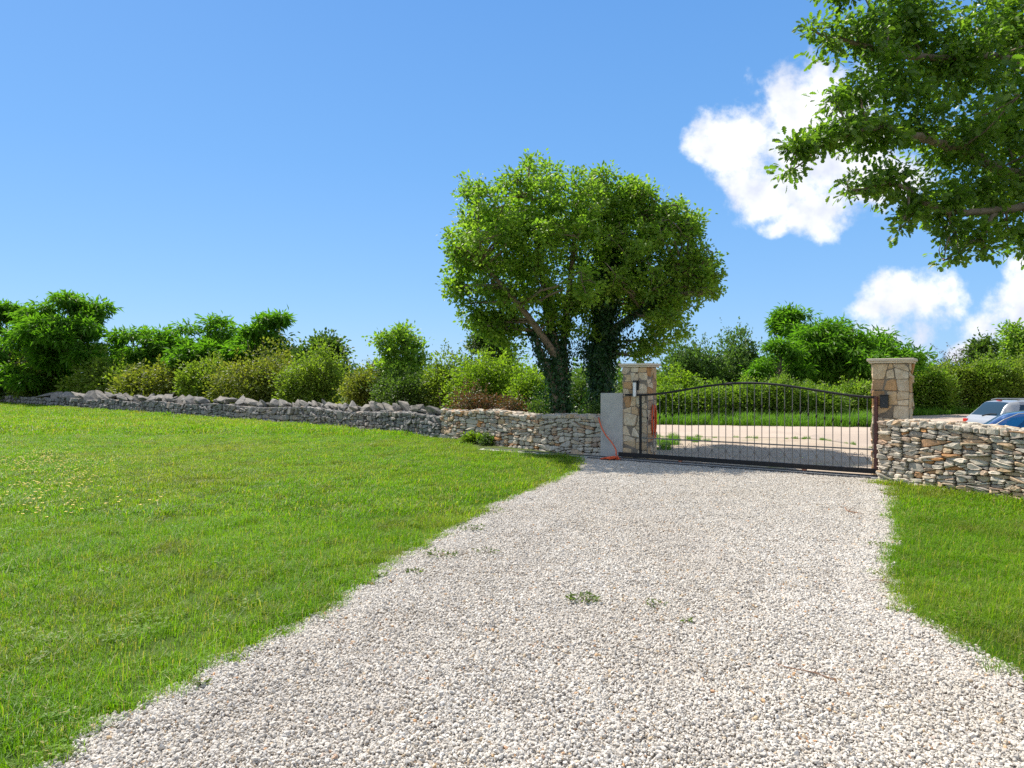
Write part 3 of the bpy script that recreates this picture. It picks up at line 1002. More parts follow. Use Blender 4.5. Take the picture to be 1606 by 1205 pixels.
BOULD = [boulder(800 + i) for i in range(9)]
s = 6.2; k = 0
while s < 64 and k < 98:
    size = random.uniform(0.16, 0.30) * (1.0 if s < 20 else 1.5 if s < 36 else 2.3)
    q, d = PL.at(min(s, PL.L))
    nn = Vector((-d.y, d.x, 0))
    o = bpy.data.objects.new('coping_stone', BOULD[k % 9]); C.objects.link(o)
    o.parent = wl
    h = 0.66 + 0.05 * math.sin(s * 0.9)
    hs_ = min(size, 0.30)
    p = q - nn * random.uniform(0.12, 0.4) + UP * (h + hs_ * random.uniform(0.35, 0.6))
    o.location = p - wl.location
    o.scale = (size * random.uniform(0.95, 1.4), size * random.uniform(0.85, 1.2), hs_ * random.uniform(0.45, 0.85))
    o.rotation_euler = (random.gauss(0, 0.18), random.gauss(-0.38, 0.22), math.atan2(d.y, d.x) + random.gauss(0, 0.5))
    s += size * random.uniform(0.9, 1.6) * (1 if random.random() > 0.12 else 1.9)
    k += 1


# ------------------------------------------------------------------ gate, pillars, panel
def pillar(name, px_left, label, seed):
    P0 = on_line(px_left, GL + GN * 0.11, GD)
    W, D, HP = 0.55, 0.46, 1.95
    root = empty(name, tuple(P0 + GD * W / 2 + GN * D / 2), label, 'gate pillar', 'stone gate pillars')
    core = MB(); core.box(P0 + GD * W / 2 + GN * D / 2 + UP * (HP / 2 - 0.1), (W / 2, D / 2, HP / 2 + 0.1), (GD, GN, UP), 0.006)
    core.build('mortar_core', M_MORTAR, root)
    mb = MB()
    for O, U, NN, w in ((P0, GD, -GN, W), (P0 + GD * W, GN, GD, D), (P0 + GN * D, -GN, -GD, D), (P0 + GD * W + GN * D, -GD, GN, W)):
        m = stones((0, w, 0, HP), lambda s_, z, d: O + U * s_ + UP * z + NN * (d - 0.004), 0.042, 1.05, 0.17, 0.005, (0.006, 0.028), seed, 0.06, 0.62, 0.08)
        mb.add(m.v, m.f); seed += 1
    mb.build('stone_facing', M_PILLAR, root)
    c = MB()
    cc = P0 + GD * W / 2 + GN * D / 2
    c.box(cc + UP * (HP + 0.018), (W / 2 + 0.05, D / 2 + 0.05, 0.016), (GD, GN, UP), 0.006)
    c.box(cc + UP * (HP + 0.058), (W / 2 + 0.075, D / 2 + 0.075, 0.023), (GD, GN, UP), 0.008)
    c.build('cap', M_CAP, root)
    return P0, root


PLP, _ = pillar('gate_pillar', 977, 'stone gate pillar left of the gate beside the grey concrete panel', 51)
PRP, _ = pillar('gate_pillar', 1368, 'stone gate pillar right of the gate rising behind the dry wall', 66)

# concrete panel beside the left pillar
p1 = on_line(976.5, GL + GN * 0.06, GD); p0 = on_line(941, GL + GN * 0.06, GD)
wv = (p1 - p0).length
mb = MB()
mb.box((p0 + p1) / 2 + GN * 0.1 + UP * 0.66, (wv / 2 - 0.006, 0.09, 0.745), (GD, GN, UP), 0.008)
panel = mb.build('concrete_panel', M_CONCRETE)
prop(panel, 'smooth grey concrete panel standing between left pillar and dry wall', 'panel')

# sill with the sliding track
sl = MB()
a, b = GL - GD * 4.2, GR + GD * 0.12
sl.box((a + b) / 2 + UP * 0.005, ((b - a).length / 2, 0.2, 0.03), (GD, GN, UP), 0.006)
sill = sl.build('track_sill', M_SILL)
prop(sill, 'long concrete footing strip carrying the sliding gate rail', 'footing')
tr = MB()
tr.box((a + b) / 2 + UP * 0.042 + GD * 0.03, ((b - a).length / 2 - 0.06, 0.02, 0.007), (GD, GN, UP))
tr.tube([a + GD * 0.1 + UP * 0.053, b - GD * 0.04 + UP * 0.053], 0.009, 8)
tr.build('track_rail', M_STEEL, sill)
tr = MB()                                            # steel edging on the drive side of the strip
tr.box(GL + GD * (GLEN / 2 - 0.6) - GN * 0.212 + UP * 0.02, (GLEN / 2 + 0.55, 0.009, 0.026), (GD, GN, UP))
tr.build('edging', M_STEEL, sill)

gate = empty('sliding_gate', tuple(GL), 'black iron sliding gate with arched top, thin bars and scrolls', 'gate')


def gp(s_, z, off=0.0):
    return GL + GD * (s_ * GLEN) + UP * z - GN * off


def top(s_):
    b_ = math.sin(math.pi * min(1, max(0, (s_ - 0.0))) ) ** 2
    return 1.375 + 0.245 * (0.5 - 0.5 * math.cos(2 * math.pi * min(1, max(0, s_)))) ** 0.85


tt = [-0.085] + [i / 40 for i in range(41)]
m = MB(); m.tube([gp(t, top(t)) for t in tt], 0.021, 8); m.build('top_rail', M_IRON, gate, True)
m = MB(); m.tube([gp(-0.005, 0.13), gp(-0.005, 1.375)], 0.028, 4); m.build('post', M_IRON, gate)
m = MB(); m.tube([gp(1.0, 0.09), gp(1.0, 1.39)], 0.035, 4)
po = m.build('post', M_POST, gate); po['label'] = 'dark red brown closing post'
m = MB(); q0, q1 = gp(-0.12, 0.125), gp(1.008, 0.125)
m.box((q0 + q1) / 2, ((q1 - q0).length / 2, 0.03, 0.042), (GD, GN, UP), 0.006); m.build('bottom_rail', M_IRON, gate)
m = MB(); q0, q1 = gp(0.0, 0.49), gp(0.995, 0.49)
m.box((q0 + q1) / 2, ((q1 - q0).length / 2, 0.010, 0.012), (GD, GN, UP)); m.build('cross_rail', M_BAR, gate)
for k in range(1, 32):
    s_ = k / 32
    m = MB(); m.tube([gp(s_, 0.15), gp(s_, top(s_) - 0.01)], 0.0075, 6); bar = m.build('bar', M_BAR, gate)
    m = MB()
    zk = top(s_) - 0.45 - 0.03 * math.cos(2 * math.pi * s_)
    m.tube([gp(s_, zk - 0.032), gp(s_, zk - 0.018), gp(s_, zk), gp(s_, zk + 0.018), gp(s_, zk + 0.032)], [0.008, 0.014, 0.018, 0.014, 0.008], 8)
    kn = m.build('collar', M_IRON, gate, True)
for k in range(1, 32, 2):
    s_ = k / 32
    zc = 0.32
    m = MB()
    for sx in (-1, 1):
        for sz in (-1, 1):
            pts_ = []
            for i in range(22):
                t = i / 21
                if t < 0.45:
                    u_ = t / 0.45
                    x_, z_ = 0.012 + 0.055 * u_ ** 1.3, 0.085 * u_
                    if i == 0: x_ = 0.004
                else:
                    u_ = (t - 0.45) / 0.55
                    an = math.pi * 0.75 - u_ * math.pi * 1.85
                    rr = 0.026 * (1 - 0.55 * u_)
                    x_, z_ = 0.084 + rr * math.cos(an), 0.082 + rr * math.sin(an)
                pts_.append(GL + GD * (s_ * GLEN + sx * x_) + UP * (zc + sz * z_))
            m.tube(pts_, 0.0036, 5)
    m.tube([gp(s_, zc - 0.024), gp(s_, zc - 0.012), gp(s_, zc + 0.012), gp(s_, zc + 0.024)], [0.010, 0.018, 0.018, 0.010], 8)
    m.build('scroll', M_BAR, gate)
for s_ in (0.735, 0.195):
    m = MB()
    c = gp(s_, 0.085)
    ring_ = [(0.0, 0.016), (0.043, 0.016), (0.043, 0.006), (0.034, 0.0), (0.043, -0.006), (0.043, -0.016), (0.0, -0.016)]
    nn_ = 20
    vs_ = [c + GN * w_ + (GD * math.cos(6.2832 * k / nn_) + UP * math.sin(6.2832 * k / nn_)) * max(r_, 0.002) for r_, w_ in ring_ for k in range(nn_)]
    fs_ = [(i * nn_ + k, i * nn_ + (k + 1) % nn_, (i + 1) * nn_ + (k + 1) % nn_, (i + 1) * nn_ + k) for i in range(len(ring_) - 1) for k in range(nn_)]
    m.add(vs_, fs_)
    m.build('wheel', M_RUST, gate)

# wall lamp on the left pillar (a white tube on a dark bracket)
lp = on_line(998, GL + GN * 0.07, GD)
lz = 1.46
lamp = empty('wall_lamp', tuple(lp + UP * lz), 'white tube lamp on a dark bracket fixed to the left pillar', 'lamp')
m = MB(); m.box(lp + UP * (lz + 0.11) + GN * 0.02, (0.05, 0.02, 0.10), (GD, GN, UP), 0.006)
m.box(lp + UP * (lz + 0.19) - GN * 0.05, (0.03, 0.06, 0.02), (GD, GN, UP), 0.004); m.build('bracket', M_BLACKP, lamp)
c = lp - GN * 0.085
m = MB(); m.tube([c + UP * (lz - 0.12), c + UP * (lz - 0.11), c + UP * (lz + 0.17), c + UP * (lz + 0.175)], [0.030, 0.034, 0.034, 0.03], 16); m.build('tube', M_WHITE, lamp, False)
m = MB(); m.tube([c + UP * (lz + 0.176), c + UP * (lz + 0.20), c + UP * (lz + 0.215)], [0.041, 0.041, 0.02], 16); m.build('lid', M_BLACKP, lamp)

# black box with a hood on the right pillar
bp = on_line(1387, GL + GN * 0.05, GD)
bx = empty('control_box', tuple(bp + UP * 1.3), 'small black box fixed to the right gate pillar', 'box')
m = MB(); m.box(bp + UP * 1.30, (0.062, 0.045, 0.105), (GD, GN, UP), 0.008); m.build('housing', M_BLACKP, bx)
m = MB(); m.box(bp + UP * 1.414 - GN * 0.008, (0.07, 0.056, 0.007), (GD, GN, UP), 0.003); m.build('lid', M_BLACKP, bx)
m = MB(); m.tube([bp + UP * 1.27 - GN * 0.043, bp + UP * 1.27 - GN * 0.052], 0.012, 12); m.build('lock', M_STEEL, bx)


# orange cables
def spline(pts, n=10):
    pts = [Vector(p) for p in pts]
    out = []
    for i in range(len(pts) - 1):
        p0_, p1_, p2_, p3_ = pts[max(i - 1, 0)], pts[i], pts[i + 1], pts[min(i + 2, len(pts) - 1)]
        for k in range(n):
            t = k / n
            out.append(0.5 * ((2 * p1_) + (p2_ - p0_) * t + (2 * p0_ - 5 * p1_ + 4 * p2_ - p3_) * t * t + (3 * p1_ - p0_ - 3 * p2_ + p3_) * t ** 3))
    return out + [pts[-1]]


def pp(px, py, off):
    """point on the plane off metres in front of the gate line"""
    q = on_line(px, GL - GN * off, GD)
    return Vector((q.x, q.y, H - (py - CY) * q.y / F))


m = MB()
m.tube(spline([pp(939, 655, -0.2), pp(940, 660, -0.02), pp(944, 672, 0.0), pp(951, 684, 0.02), pp(960, 695, 0.05), pp(966, 706, 0.08), pp(966, 713, 0.14)] ), 0.014, 8)
cab = [pp(966, 713, 0.14)]
base = on_line(958, GL - GN * 0.3, GD)
gq = random.Random(7)
for i in range(30):
    an = i * 1.35 + gq.gauss(0, 0.5)
    rr = gq.uniform(0.04, 0.15)
    cab.append(base + Vector((math.cos(an) * rr * 1.5, math.sin(an) * rr * 0.8, 0.04 + gq.uniform(0, 0.11) * (1 - rr / 0.16))))
m.tube(spline(cab, 6), 0.012, 7)
co = m.build('orange_conduit', M_ORANGE, None, True)
prop(co, 'orange conduit running down the grey panel into a tangled heap', 'conduit')
m = MB()
hk = PLP + GD * 0.55 + GN * 0.22
for j in range(6):
    loop = []
    for i in range(15):
        an = i / 14 * 2 * math.pi
        loop.append(hk + GN * (0.075 * math.sin(an) * (1 + 0.2 * math.sin(j * 2.1)) + 0.02 * math.sin(j * 1.3)) + GD * (0.045 + 0.018 * (j % 3)) + UP * (0.86 + 0.02 * math.sin(j * 3.3) + (0.30 + 0.025 * math.cos(j * 1.9)) * math.cos(an)))
    m.tube(loop, 0.009, 7)
m.tube(spline([hk + GD * 0.06 + UP * 0.56, hk + GD * 0.07 + UP * 0.5 + GN * 0.05, hk + GD * 0.06 + UP * 0.45 - GN * 0.08]), 0.014, 7)
co = m.build('orange_cable', M_ORANGE, None, True)
prop(co, 'hank of orange cable hanging on the side of the left pillar', 'cable')


# ------------------------------------------------------------------ foliage
T_DIAMOND = (np.array([[0, 0, 0], [-.30, .45, .07], [.30, .45, .07], [0, 1, -.04]]), np.array([[0, 2, 3], [0, 3, 1]]))
T_BLADE = (np.array([[0, 0, 0], [-.15, .4, .05], [.15, .4, .05], [0, 1, -.16]]), np.array([[0, 2, 3], [0, 3, 1]]))
T_OVAL = (np.array([[0, 0, 0], [-.25, .28, .05], [.25, .28, .05], [-.27, .62, .04], [.27, .62, .04], [0, 1, -.08], [0, .45, -.01]]),
          np.array([[0, 2, 6], [0, 6, 1], [1, 6, 3], [2, 4, 6], [6, 4, 5], [3, 6, 5]]))
_o = [(0.02, 0), (0.09, .13), (.21, .22), (.12, .31), (.31, .45), (.17, .53), (.33, .70), (.20, .77), (.20, .90), (0.06, .98)]
_v, _f = [], []
for x_, y_ in _o:
    _v += [(-x_, y_, 0.28 * x_ - 0.10 * y_ * y_), (0, y_, -0.10 * y_ * y_), (x_, y_, 0.28 * x_ - 0.10 * y_ * y_)]
for i in range(len(_o) - 1):
    for q in (0, 1):
        a = 3 * i + q
        _f += [(a, a + 1, a + 4), (a, a + 4, a + 3)]
T_OAK = (np.array(_v), np.array(_f))


def unit(a):
    return a / np.maximum(np.linalg.norm(a, axis=1, keepdims=True), 1e-9)


def leaves(name, P, Nv, Tv, size, tmpl):
    tv, tf = tmpl
    t = unit(Tv)
    n = unit(Nv - t * np.sum(Nv * t, 1, keepdims=True) + 1e-6)
    b = np.cross(t, n)
    V = P[:, None, :] + size[:, None, None] * (tv[None, :, 0:1] * b[:, None] + tv[None, :, 1:2] * t[:, None] + tv[None, :, 2:3] * n[:, None])
    k = len(tv)
    T = (tf[None] + (np.arange(len(P)) * k)[:, None, None]).reshape(-1, 3)
    return np_mesh(name, V.reshape(-1, 3), T)


def lobe_leaves(lobes, n, seed, leaf, spread, per=26, shell=0.35, flat=0.7, up=0.6, droop=0.0, zmin=0.05, tmpl=T_OVAL, wpow=0.72):
    """leaf clumps spread through the outer volume of several lobes (x, y, z, rx, ry, rz)"""
    g = np.random.default_rng(seed)
    lb = np.asarray(lobes, float)
    w = (lb[:, 3] * lb[:, 4] * lb[:, 5]) ** wpow
    nc = max(1, n // per)
    li = g.choice(len(lb), nc, p=w / w.sum())
    d = unit(g.normal(0, 1, (nc, 3)))
    r = shell + (1 - shell) * g.uniform(0, 1, nc) ** 0.6
    r *= 1 + 0.12 * np.clip(g.normal(0, 1, nc), -1, 1.6) * (r > 0.8)
    cc = lb[li, :3] + d * r[:, None] * lb[li, 3:6]
    cs = g.uniform(0.55, 1.35, nc)
    ci = np.repeat(np.arange(nc), per)
    off = g.normal(0, 1, (len(ci), 3)) * (spread * cs[ci])[:, None] * np.array([1, 1, flat])
    P = cc[ci] + off
    out = d[ci]
    tilt = g.normal(0, 0.45, (nc, 3))[ci]
    Nv = out * 0.4 + tilt + np.array([0, 0, up]) + g.normal(0, 0.45, P.shape)
    Tv = unit(off) * 0.9 + out * 0.5 + g.normal(0, 0.5, P.shape) + np.array([0, 0, -droop])
    size = leaf * g.uniform(0.6, 1.3, len(P))
    ok = P[:, 2] > zmin
    return P[ok], Nv[ok], Tv[ok], size[ok], cc


def limb(mb, a, b, r0, r1, g, bend=0.15, n=7, sides=7):
    a, b = np.array(a), np.array(b)
    L_ = np.linalg.norm(b - a)
    off = g.normal(0, 1, 3) * L_ * bend
    pts_ = []
    for i in range(n):
        t = i / (n - 1)
        pts_.append(a + (b - a) * t + off * math.sin(math.pi * t) + g.normal(0, 0.012, 3) * L_ * (0 < i < n - 1))
    mb.tube(pts_, [r0 + (r1 - r0) * (i / (n - 1)) for i in range(n)], sides)
    return [np.array(p) for p in pts_]


def bush(name, px, ytop, hw, y, label, mat, n=7000, leaf=0.11, spread=0.2, seed=0, cat='bush', group=None, tmpl=T_DIAMOND, lobes=9, depth=0.8, shoots=14, flat=0.8, squat=1.0, stems=M_TWIG, base=0.0, up=0.6, droop=0.0):
    g = np.random.default_rng(seed + 1000)
    x0 = (px - CX) * y / F
    w = hw * 1.18 * y / F
    leaf *= 0.9
    h = (H - (ytop - CY) * y / F - base) * 1.06
    gz0 = float(gz(x0, y)) + base
    root = empty(name, (x0, y, gz0), label, cat, group)
    lb = []
    for k in range(lobes):
        a = g.uniform(0, 6.28); rr = math.sqrt(g.uniform(0, 1)) * 0.62
        cx, cyy = rr * math.cos(a), rr * math.sin(a)
        r = g.uniform(0.34, 0.52)
        hz = (1 - 0.62 * rr ** 2 * squat) * g.uniform(0.78, 1.0)
        rz = h * g.uniform(0.24, 0.36)
        lb.append((x0 + cx * w, y + cyy * w * depth, gz0 + hz * h - rz, r * w, r * w * depth, rz))
        lb.append((x0 + cx * w * 1.1, y + cyy * w * depth * 1.1, gz0 + 0.36 * h, r * w, r * w * depth, h * 0.36))
    # one lobe reaches the height wanted
    lb.append((x0 + g.normal(0, 0.1) * w, y, gz0 + h * 0.74, 0.4 * w, 0.4 * w * depth, h * 0.27))
    P, Nv, Tv, S, cc = lobe_leaves(lb, int(n * 1.15), seed, leaf, spread * 0.8, per=34, flat=flat, tmpl=tmpl, zmin=gz0 + 0.03, up=up, droop=droop)
    # shoots that break the outline
    SP, SN, ST, SS = [], [], [], []
    for k in range(shoots):
        j = lb[g.integers(len(lb))]
        dd = unit(np.array([[g.normal(0, 0.6), g.normal(0, 0.6), abs(g.normal(0.6, 0.5))]]))[0]
        st = np.array(j[:3]) + dd * np.array(j[3:6]) * 0.9
        ln = g.uniform(0.12, 0.34) * h
        m_ = 26
        t = g.uniform(0, 1, m_)
        SP.append(st + dd * (t * ln)[:, None] + g.normal(0, 0.05 + spread * 0.25, (m_, 3)) * (1.1 - t)[:, None])
        SN.append(g.normal(0, 1, (m_, 3)) + np.array([0, 0, 0.6])); ST.append(dd + g.normal(0, 0.7, (m_, 3))); SS.append(leaf * g.uniform(0.5, 1.05, m_))
    if SP:
        P = np.concatenate([P] + SP); Nv = np.concatenate([Nv] + SN); Tv = np.concatenate([Tv] + ST); S = np.concatenate([S] + SS)
    link('foliage', leaves('foliage', P, Nv, Tv, S, tmpl), mat, root)
    mb = MB()
    for k in range(9):
        e = cc[g.integers(len(cc))]
        limb(mb, (x0 + g.normal(0, 0.12) * w, y + g.normal(0, 0.12) * w, gz0 - 0.05), e, 0.02 + 0.006 * h, 0.006, g, 0.1, 6, 5)
    mb.build('stems', stems, root, True)
    return root


def tree(name, px, ytop, hw, y, label, mat, n=9000, leaf=0.16, spread=0.28, seed=0, crown_low=0.42, group=None, tmpl=T_BLADE, trunk_px=None, lobes=10, flat=0.45, bark=M_BARK, cat='tree', tr=None, droop=0.4):
    g = np.random.default_rng(seed + 2000)
    x0 = (px - CX) * y / F
    xt = ((trunk_px if trunk_px is not None else px) - CX) * y / F
    w = hw * y / F
    h = H - (ytop - CY) * y / F
    root = empty(name, (xt, y, 0), label, cat, group)
    zc0 = crown_low * h
    fl_ = 0.6 if tmpl is T_BLADE else 0.75
    lb = [(x0 + g.normal(0, 0.22) * w, y, h * 0.93, w * 0.30, w * 0.30, h * 0.07)]
    for k in range(int(lobes * 2.3)):
        t = g.uniform(0, 1)
        z = zc0 + (h - zc0) * (0.06 + 0.86 * t)
        rad = w * (0.85 * math.sqrt(max(0.08, 1 - (1.2 * t - 0.3) ** 2))) * g.uniform(0.35, 1.05)
        a = g.uniform(0, 6.28)
        r = w * g.uniform(0.14, 0.32) * (1.1 - 0.35 * t)
        lb.append((x0 + math.cos(a) * rad, y + math.sin(a) * rad, z, r, r, r * fl_))
    P, Nv, Tv, S, cc = lobe_leaves(lb, n, seed, leaf, spread, per=20, shell=0.0, wpow=0.6, flat=flat, up=0.9, droop=droop, tmpl=tmpl)
    link('crown', leaves('crown', P, Nv, Tv, S, tmpl), mat, root)
    mb = MB()
    r0 = tr or 0.03 + 0.012 * h
    tp = limb(mb, (xt, y, -0.1), (x0 * 0.6 + xt * 0.4, y, h * 0.82), r0, r0 * 0.25, g, 0.04, 9, 8)
    for b_ in lb:
        s_ = tp[int(g.integers(3, 7))]
        limb(mb, s_, b_[:3], r0 * 0.45, r0 * 0.1, g, 0.12, 6, 6)
    for k in range(14):
        e = cc[g.integers(len(cc))]
        limb(mb, tp[int(g.integers(4, 9))], e, r0 * 0.22, r0 * 0.05, g, 0.12, 5, 5)
    mb.build('trunk', bark, root, True)
    return root


# --- scrub behind the left wall
GS = 'scrub behind the left wall'
GT = 'trees behind the left wall'
tree('acacia_tree', 108, 461, 76, 52, 'tallest feathery green tree at the far left, slim trunk behind wall', M_ACACIA, 12240, 0.49, 0.32, 1, 0.36, GT, trunk_px=126, lobes=13)
tree('acacia_tree', 12, 476, 48, 57, 'feathery tree cut off by the left edge of the photo', M_ACACIA, 9180, 0.49, 0.32, 2, 0.3, GT)
tree('acacia_tree', 225, 513, 50, 54, 'low light green tree second from left with sky between its sprays', M_ACACIA, 5304, 0.46, 0.29, 3, 0.35, GT)
tree('acacia_tree', 330, 498, 64, 47, 'broad feathery tree in the middle of the left scrub', M_ACACIA, 9690, 0.44, 0.29, 4, 0.32, GT, lobes=12)
tree('acacia_tree', 426, 491, 42, 42, 'small flat-topped feathery tree rising above the yellow bush', M_ACACIA, 4284, 0.39, 0.24, 5, 0.5, GT, lobes=9)
tree('acacia_tree', 176, 520, 40, 56, 'small pale feathery tree between the tallest tree and the low light tree', M_ACACIA, 4800, 0.49, 0.31, 9, 0.25, GT)
tree('acacia_tree', 275, 518, 40, 55, 'thin feathery tree in the dip left of the broad feathery tree', M_ACACIA, 4200, 0.49, 0.30, 10, 0.25, GT)
tree('acacia_tree', 385, 530, 40, 44, 'low feathery tree between the broad tree and flat-topped tree', M_ACACIA, 4800, 0.42, 0.26, 32, 0.2, GT)
tree('acacia_tree', 60, 500, 50, 54, 'wide low feathery tree left of the slim trunk', M_ACACIA, 6600, 0.49, 0.33, 33, 0.2, GT)
tree('round_tree', 505, 532, 46, 39, 'dark round-topped tree behind the green bush', M_DARKLEAF, 7500, 0.24, 0.32, 6, 0.15, GT, tmpl=T_DIAMOND, flat=0.8, droop=0)
tree('round_tree', 629, 511, 50, 29.5, 'loose green tree with light foliage above the wall bend', M_OAK, 7000, 0.17, 0.2, 7, 0.42, GT, tmpl=T_DIAMOND, flat=0.6, droop=0, lobes=11)
tree('round_tree', 765, 521, 42, 32, 'dark domed tree peeping over the bright bush', M_DARKLEAF, 7000, 0.17, 0.24, 8, 0.2, GT, tmpl=T_DIAMOND, flat=0.8, droop=0)
bush('bush', 10, 545, 55, 58, 'dark tangled bush at the far left end of wall', M_DARKLEAF, 8000, 0.30, 0.38, 11, group=GS)
bush('bush', 75, 552, 55, 55, 'mid green bush under the tallest feathery tree', M_BUSH, 8000, 0.28, 0.36, 12, group=GS)
bush('bush', 165, 560, 55, 50, 'green bush right of the slim trunk', M_BUSH, 8000, 0.27, 0.34, 13, group=GS)
bush('bush', 255, 566, 62, 45, 'olive green spreading bush below the light tree', M_YELLOW, 9000, 0.24, 0.3, 14, group=GS)
bush('bush', 330, 562, 52, 42, 'green bush at the foot of the broad feathery tree', M_BUSH, 9000, 0.23, 0.28, 15, group=GS)
bush('bush', 405, 545, 66, 37, 'large yellow green bush with pale flowers beside the wall', M_YELLOW, 14000, 0.18, 0.26, 16, group=GS, lobes=12)
bush('bush', 445, 538, 34, 39, 'yellowish upright bush crowning the scrub', M_YELLOW, 7000, 0.18, 0.24, 17, group=GS)
bush('bush', 510, 546, 58, 33, 'dense green bush right of the yellow bush', M_BUSH, 13000, 0.16, 0.24, 18, group=GS, lobes=12)
bush('bush', 577, 566, 40, 29.5, 'yellow brown bush at the bend of the wall', M_YELLOW, 8000, 0.13, 0.2, 19, group=GS)
bush('bush', 632, 572, 48, 27.8, 'dark green bush below the loose tree', M_DARKLEAF, 10000, 0.13, 0.2, 20, group=GS)
bush('bush', 700, 558, 42, 27, 'dull green bush left of the bright bush', M_BUSH, 9000, 0.13, 0.2, 21, group=GS)
bush('bush', 765, 542, 66, 25.5, 'big bright green bush left of the large tree', M_BRIGHT, 15000, 0.125, 0.22, 22, group=GS, lobes=12)
bush('bush', 828, 574, 36, 23, 'bright narrow bush near the large tree trunk', M_BRIGHT, 7500, 0.11, 0.18, 23, group=GS)
bush('dry_bush', 752, 606, 42, 22.9, 'brown withered bush behind the wall boulders', M_DRY, 3600, 0.10, 0.2, 24, group=GS, stems=M_DRYTWIG)
bush('dry_bush', 806, 622, 30, 21.3, 'low brown and green withered brush on the flat wall', M_DRY, 2600, 0.09, 0.16, 25, group=GS, stems=M_DRYTWIG)
bush('shrub', 868, 600, 38, 19.6, 'dark ivy shrub round the left trunk of the large tree', M_IVY, 7500, 0.09, 0.16, 26, cat='shrub')
bush('shrub', 905, 590, 34, 20.4, 'green shrub between the two trunks of the large trees', M_DARKLEAF, 7000, 0.09, 0.16, 27, cat='shrub')
bush('shrub', 926, 622, 22, 17.4, 'low blue green ground shrub left of the grey panel', M_WILLOW, 3200, 0.07, 0.1, 28, cat='shrub', shoots=4)
bush('shrub', 846, 628, 28, 17.6, 'low leafy shrub behind the neat end of wall', M_DARKLEAF, 3600, 0.08, 0.12, 29, cat='shrub', shoots=4)
bush('wall_plant', 742, 680, 16, 18.25, 'leafy green weed clump at the wall foot', M_BRIGHT, 1500, 0.07, 0.07, 30, cat='plant', shoots=5)
bush('wall_plant', 764, 684, 13, 17.9, 'dark bush tuft at the start of the footing strip', M_DARKLEAF, 1300, 0.06, 0.07, 31, cat='plant', shoots=3)

# --- beyond the lane
GH = 'bramble hedge beyond the lane'
GB = 'trees beyond the lane'
bush('bush', 1062, 577, 34, 32, 'bright yellow green bush right behind the left pillar', M_BRIGHT, 9000, 0.14, 0.22, 41, group=GB)
bush('willow_bush', 1085, 530, 48, 38, 'grey green upright bush nearest the large tree', M_WILLOW, 12000, 0.19, 0.26, 42, group=GB, shoots=60, up=0.2, droop=-0.6)
bush('willow_bush', 1150, 523, 48, 39, 'dark grey green bush with feathery top beside the acacia', M_WILLOW, 12000, 0.19, 0.26, 43, group=GB, shoots=60, up=0.2, droop=-0.6)
tree('acacia_tree', 1240, 481, 52, 44, 'tall green tree standing above the broad acacia', M_ACACIA, 9180, 0.37, 0.24, 44, 0.35, GB, lobes=12)
tree('acacia_tree', 1320, 506, 105, 36, 'broad vivid green acacia with dark shade beneath', M_ACACIA, 26520, 0.33, 0.23, 45, 0.42, GB, lobes=26, tr=0.2)
tree('acacia_tree', 1225, 535, 45, 34, 'low vivid acacia sapling left of the broad acacia', M_ACACIA, 9180, 0.30, 0.20, 46, 0.15, GB, lobes=10)
for i, (px, yt, hw, y, lab) in enumerate([(1050, 610, 32, 28.6, 'bramble bush at the left end of the hedge, behind the pillar'), (1110, 603, 40, 29, 'bramble bush below the grey green bushes'),
                                          (1170, 600, 40, 29.2, 'bramble bush under the arch of the gate top, left half'), (1230, 598, 40, 29.2, 'bramble bush in front of the tall tree beyond lane'),
                                          (1290, 604, 42, 29.5, 'bramble bush before the dark shade of the acacia'), (1345, 600, 36, 31, 'bramble bush just left of the right pillar')]):
    bush('bramble_bush', px, yt, hw, y, lab, M_BRAMBLE, 11000, 0.135, 0.2, 60 + i, group=GH, lobes=10, squat=0.5, shoots=20)
GRH = 'hedge behind the parked cars'
for i, (px, yt, hw, y, lab) in enumerate([(1452, 572, 34, 37, 'hedge bush just right of the right pillar'), (1498, 570, 40, 38, 'hedge bush left of the silver car'),
                                          (1556, 562, 42, 38, 'hedge bush behind the silver car roof'), (1612, 556, 44, 38, 'hedge bush at the right edge behind the cars'), (1690, 556, 50, 38, 'hedge bush past the right edge of the photo')]):
    bush('hedge_bush', px, yt, hw, y, lab, M_BUSH if i % 2 else M_BRAMBLE, 14000, 0.16, 0.24, 70 + i, group=GRH, lobes=12, squat=0.4, shoots=16)
bush('dead_shrub', 1498, 545, 26, 47, 'grey leafless shrub above the right hedge', M_TWIG, 900, 0.12, 0.3, 80, cat='shrub', shoots=90, stems=M_TWIG)
tree('round_tree', 1537, 536, 30, 47, 'small dark tree above the hedge left of the corner tree', M_DARKLEAF, 7000, 0.24, 0.3, 81, 0.1, GB, tmpl=T_DIAMOND, flat=0.8, droop=0)
tree('round_tree', 1598, 510, 36, 48, 'dark green tree at the right edge above the hedge', M_OAK, 9000, 0.24, 0.32, 82, 0.1, GB, tmpl=T_DIAMOND, flat=0.8, droop=0)

# distant woodland closing the horizon
g = np.random.default_rng(90)
lb = []
for k in range(150):
    a = R(-58) + R(116) * (k + g.uniform(-.5, .5)) / 150
    d = g.uniform(95, 150)
    hgt = d * g.uniform(0.012, 0.03) + 1.6
    lb.append((d * math.sin(a), d * math.cos(a), hgt * 0.4, 4.5, 4.5, hgt * 0.55))
P_, N_, T_, S_, _cc = lobe_leaves(lb, 42000, 91, 0.9, 1.0, tmpl=T_DIAMOND)
prop(link('distant_woodland', leaves('distant_woodland', P_, N_, T_, S_, T_DIAMOND), M_DARKLEAF), 'far dark line of woodland along the horizon', 'woodland', kind='stuff')


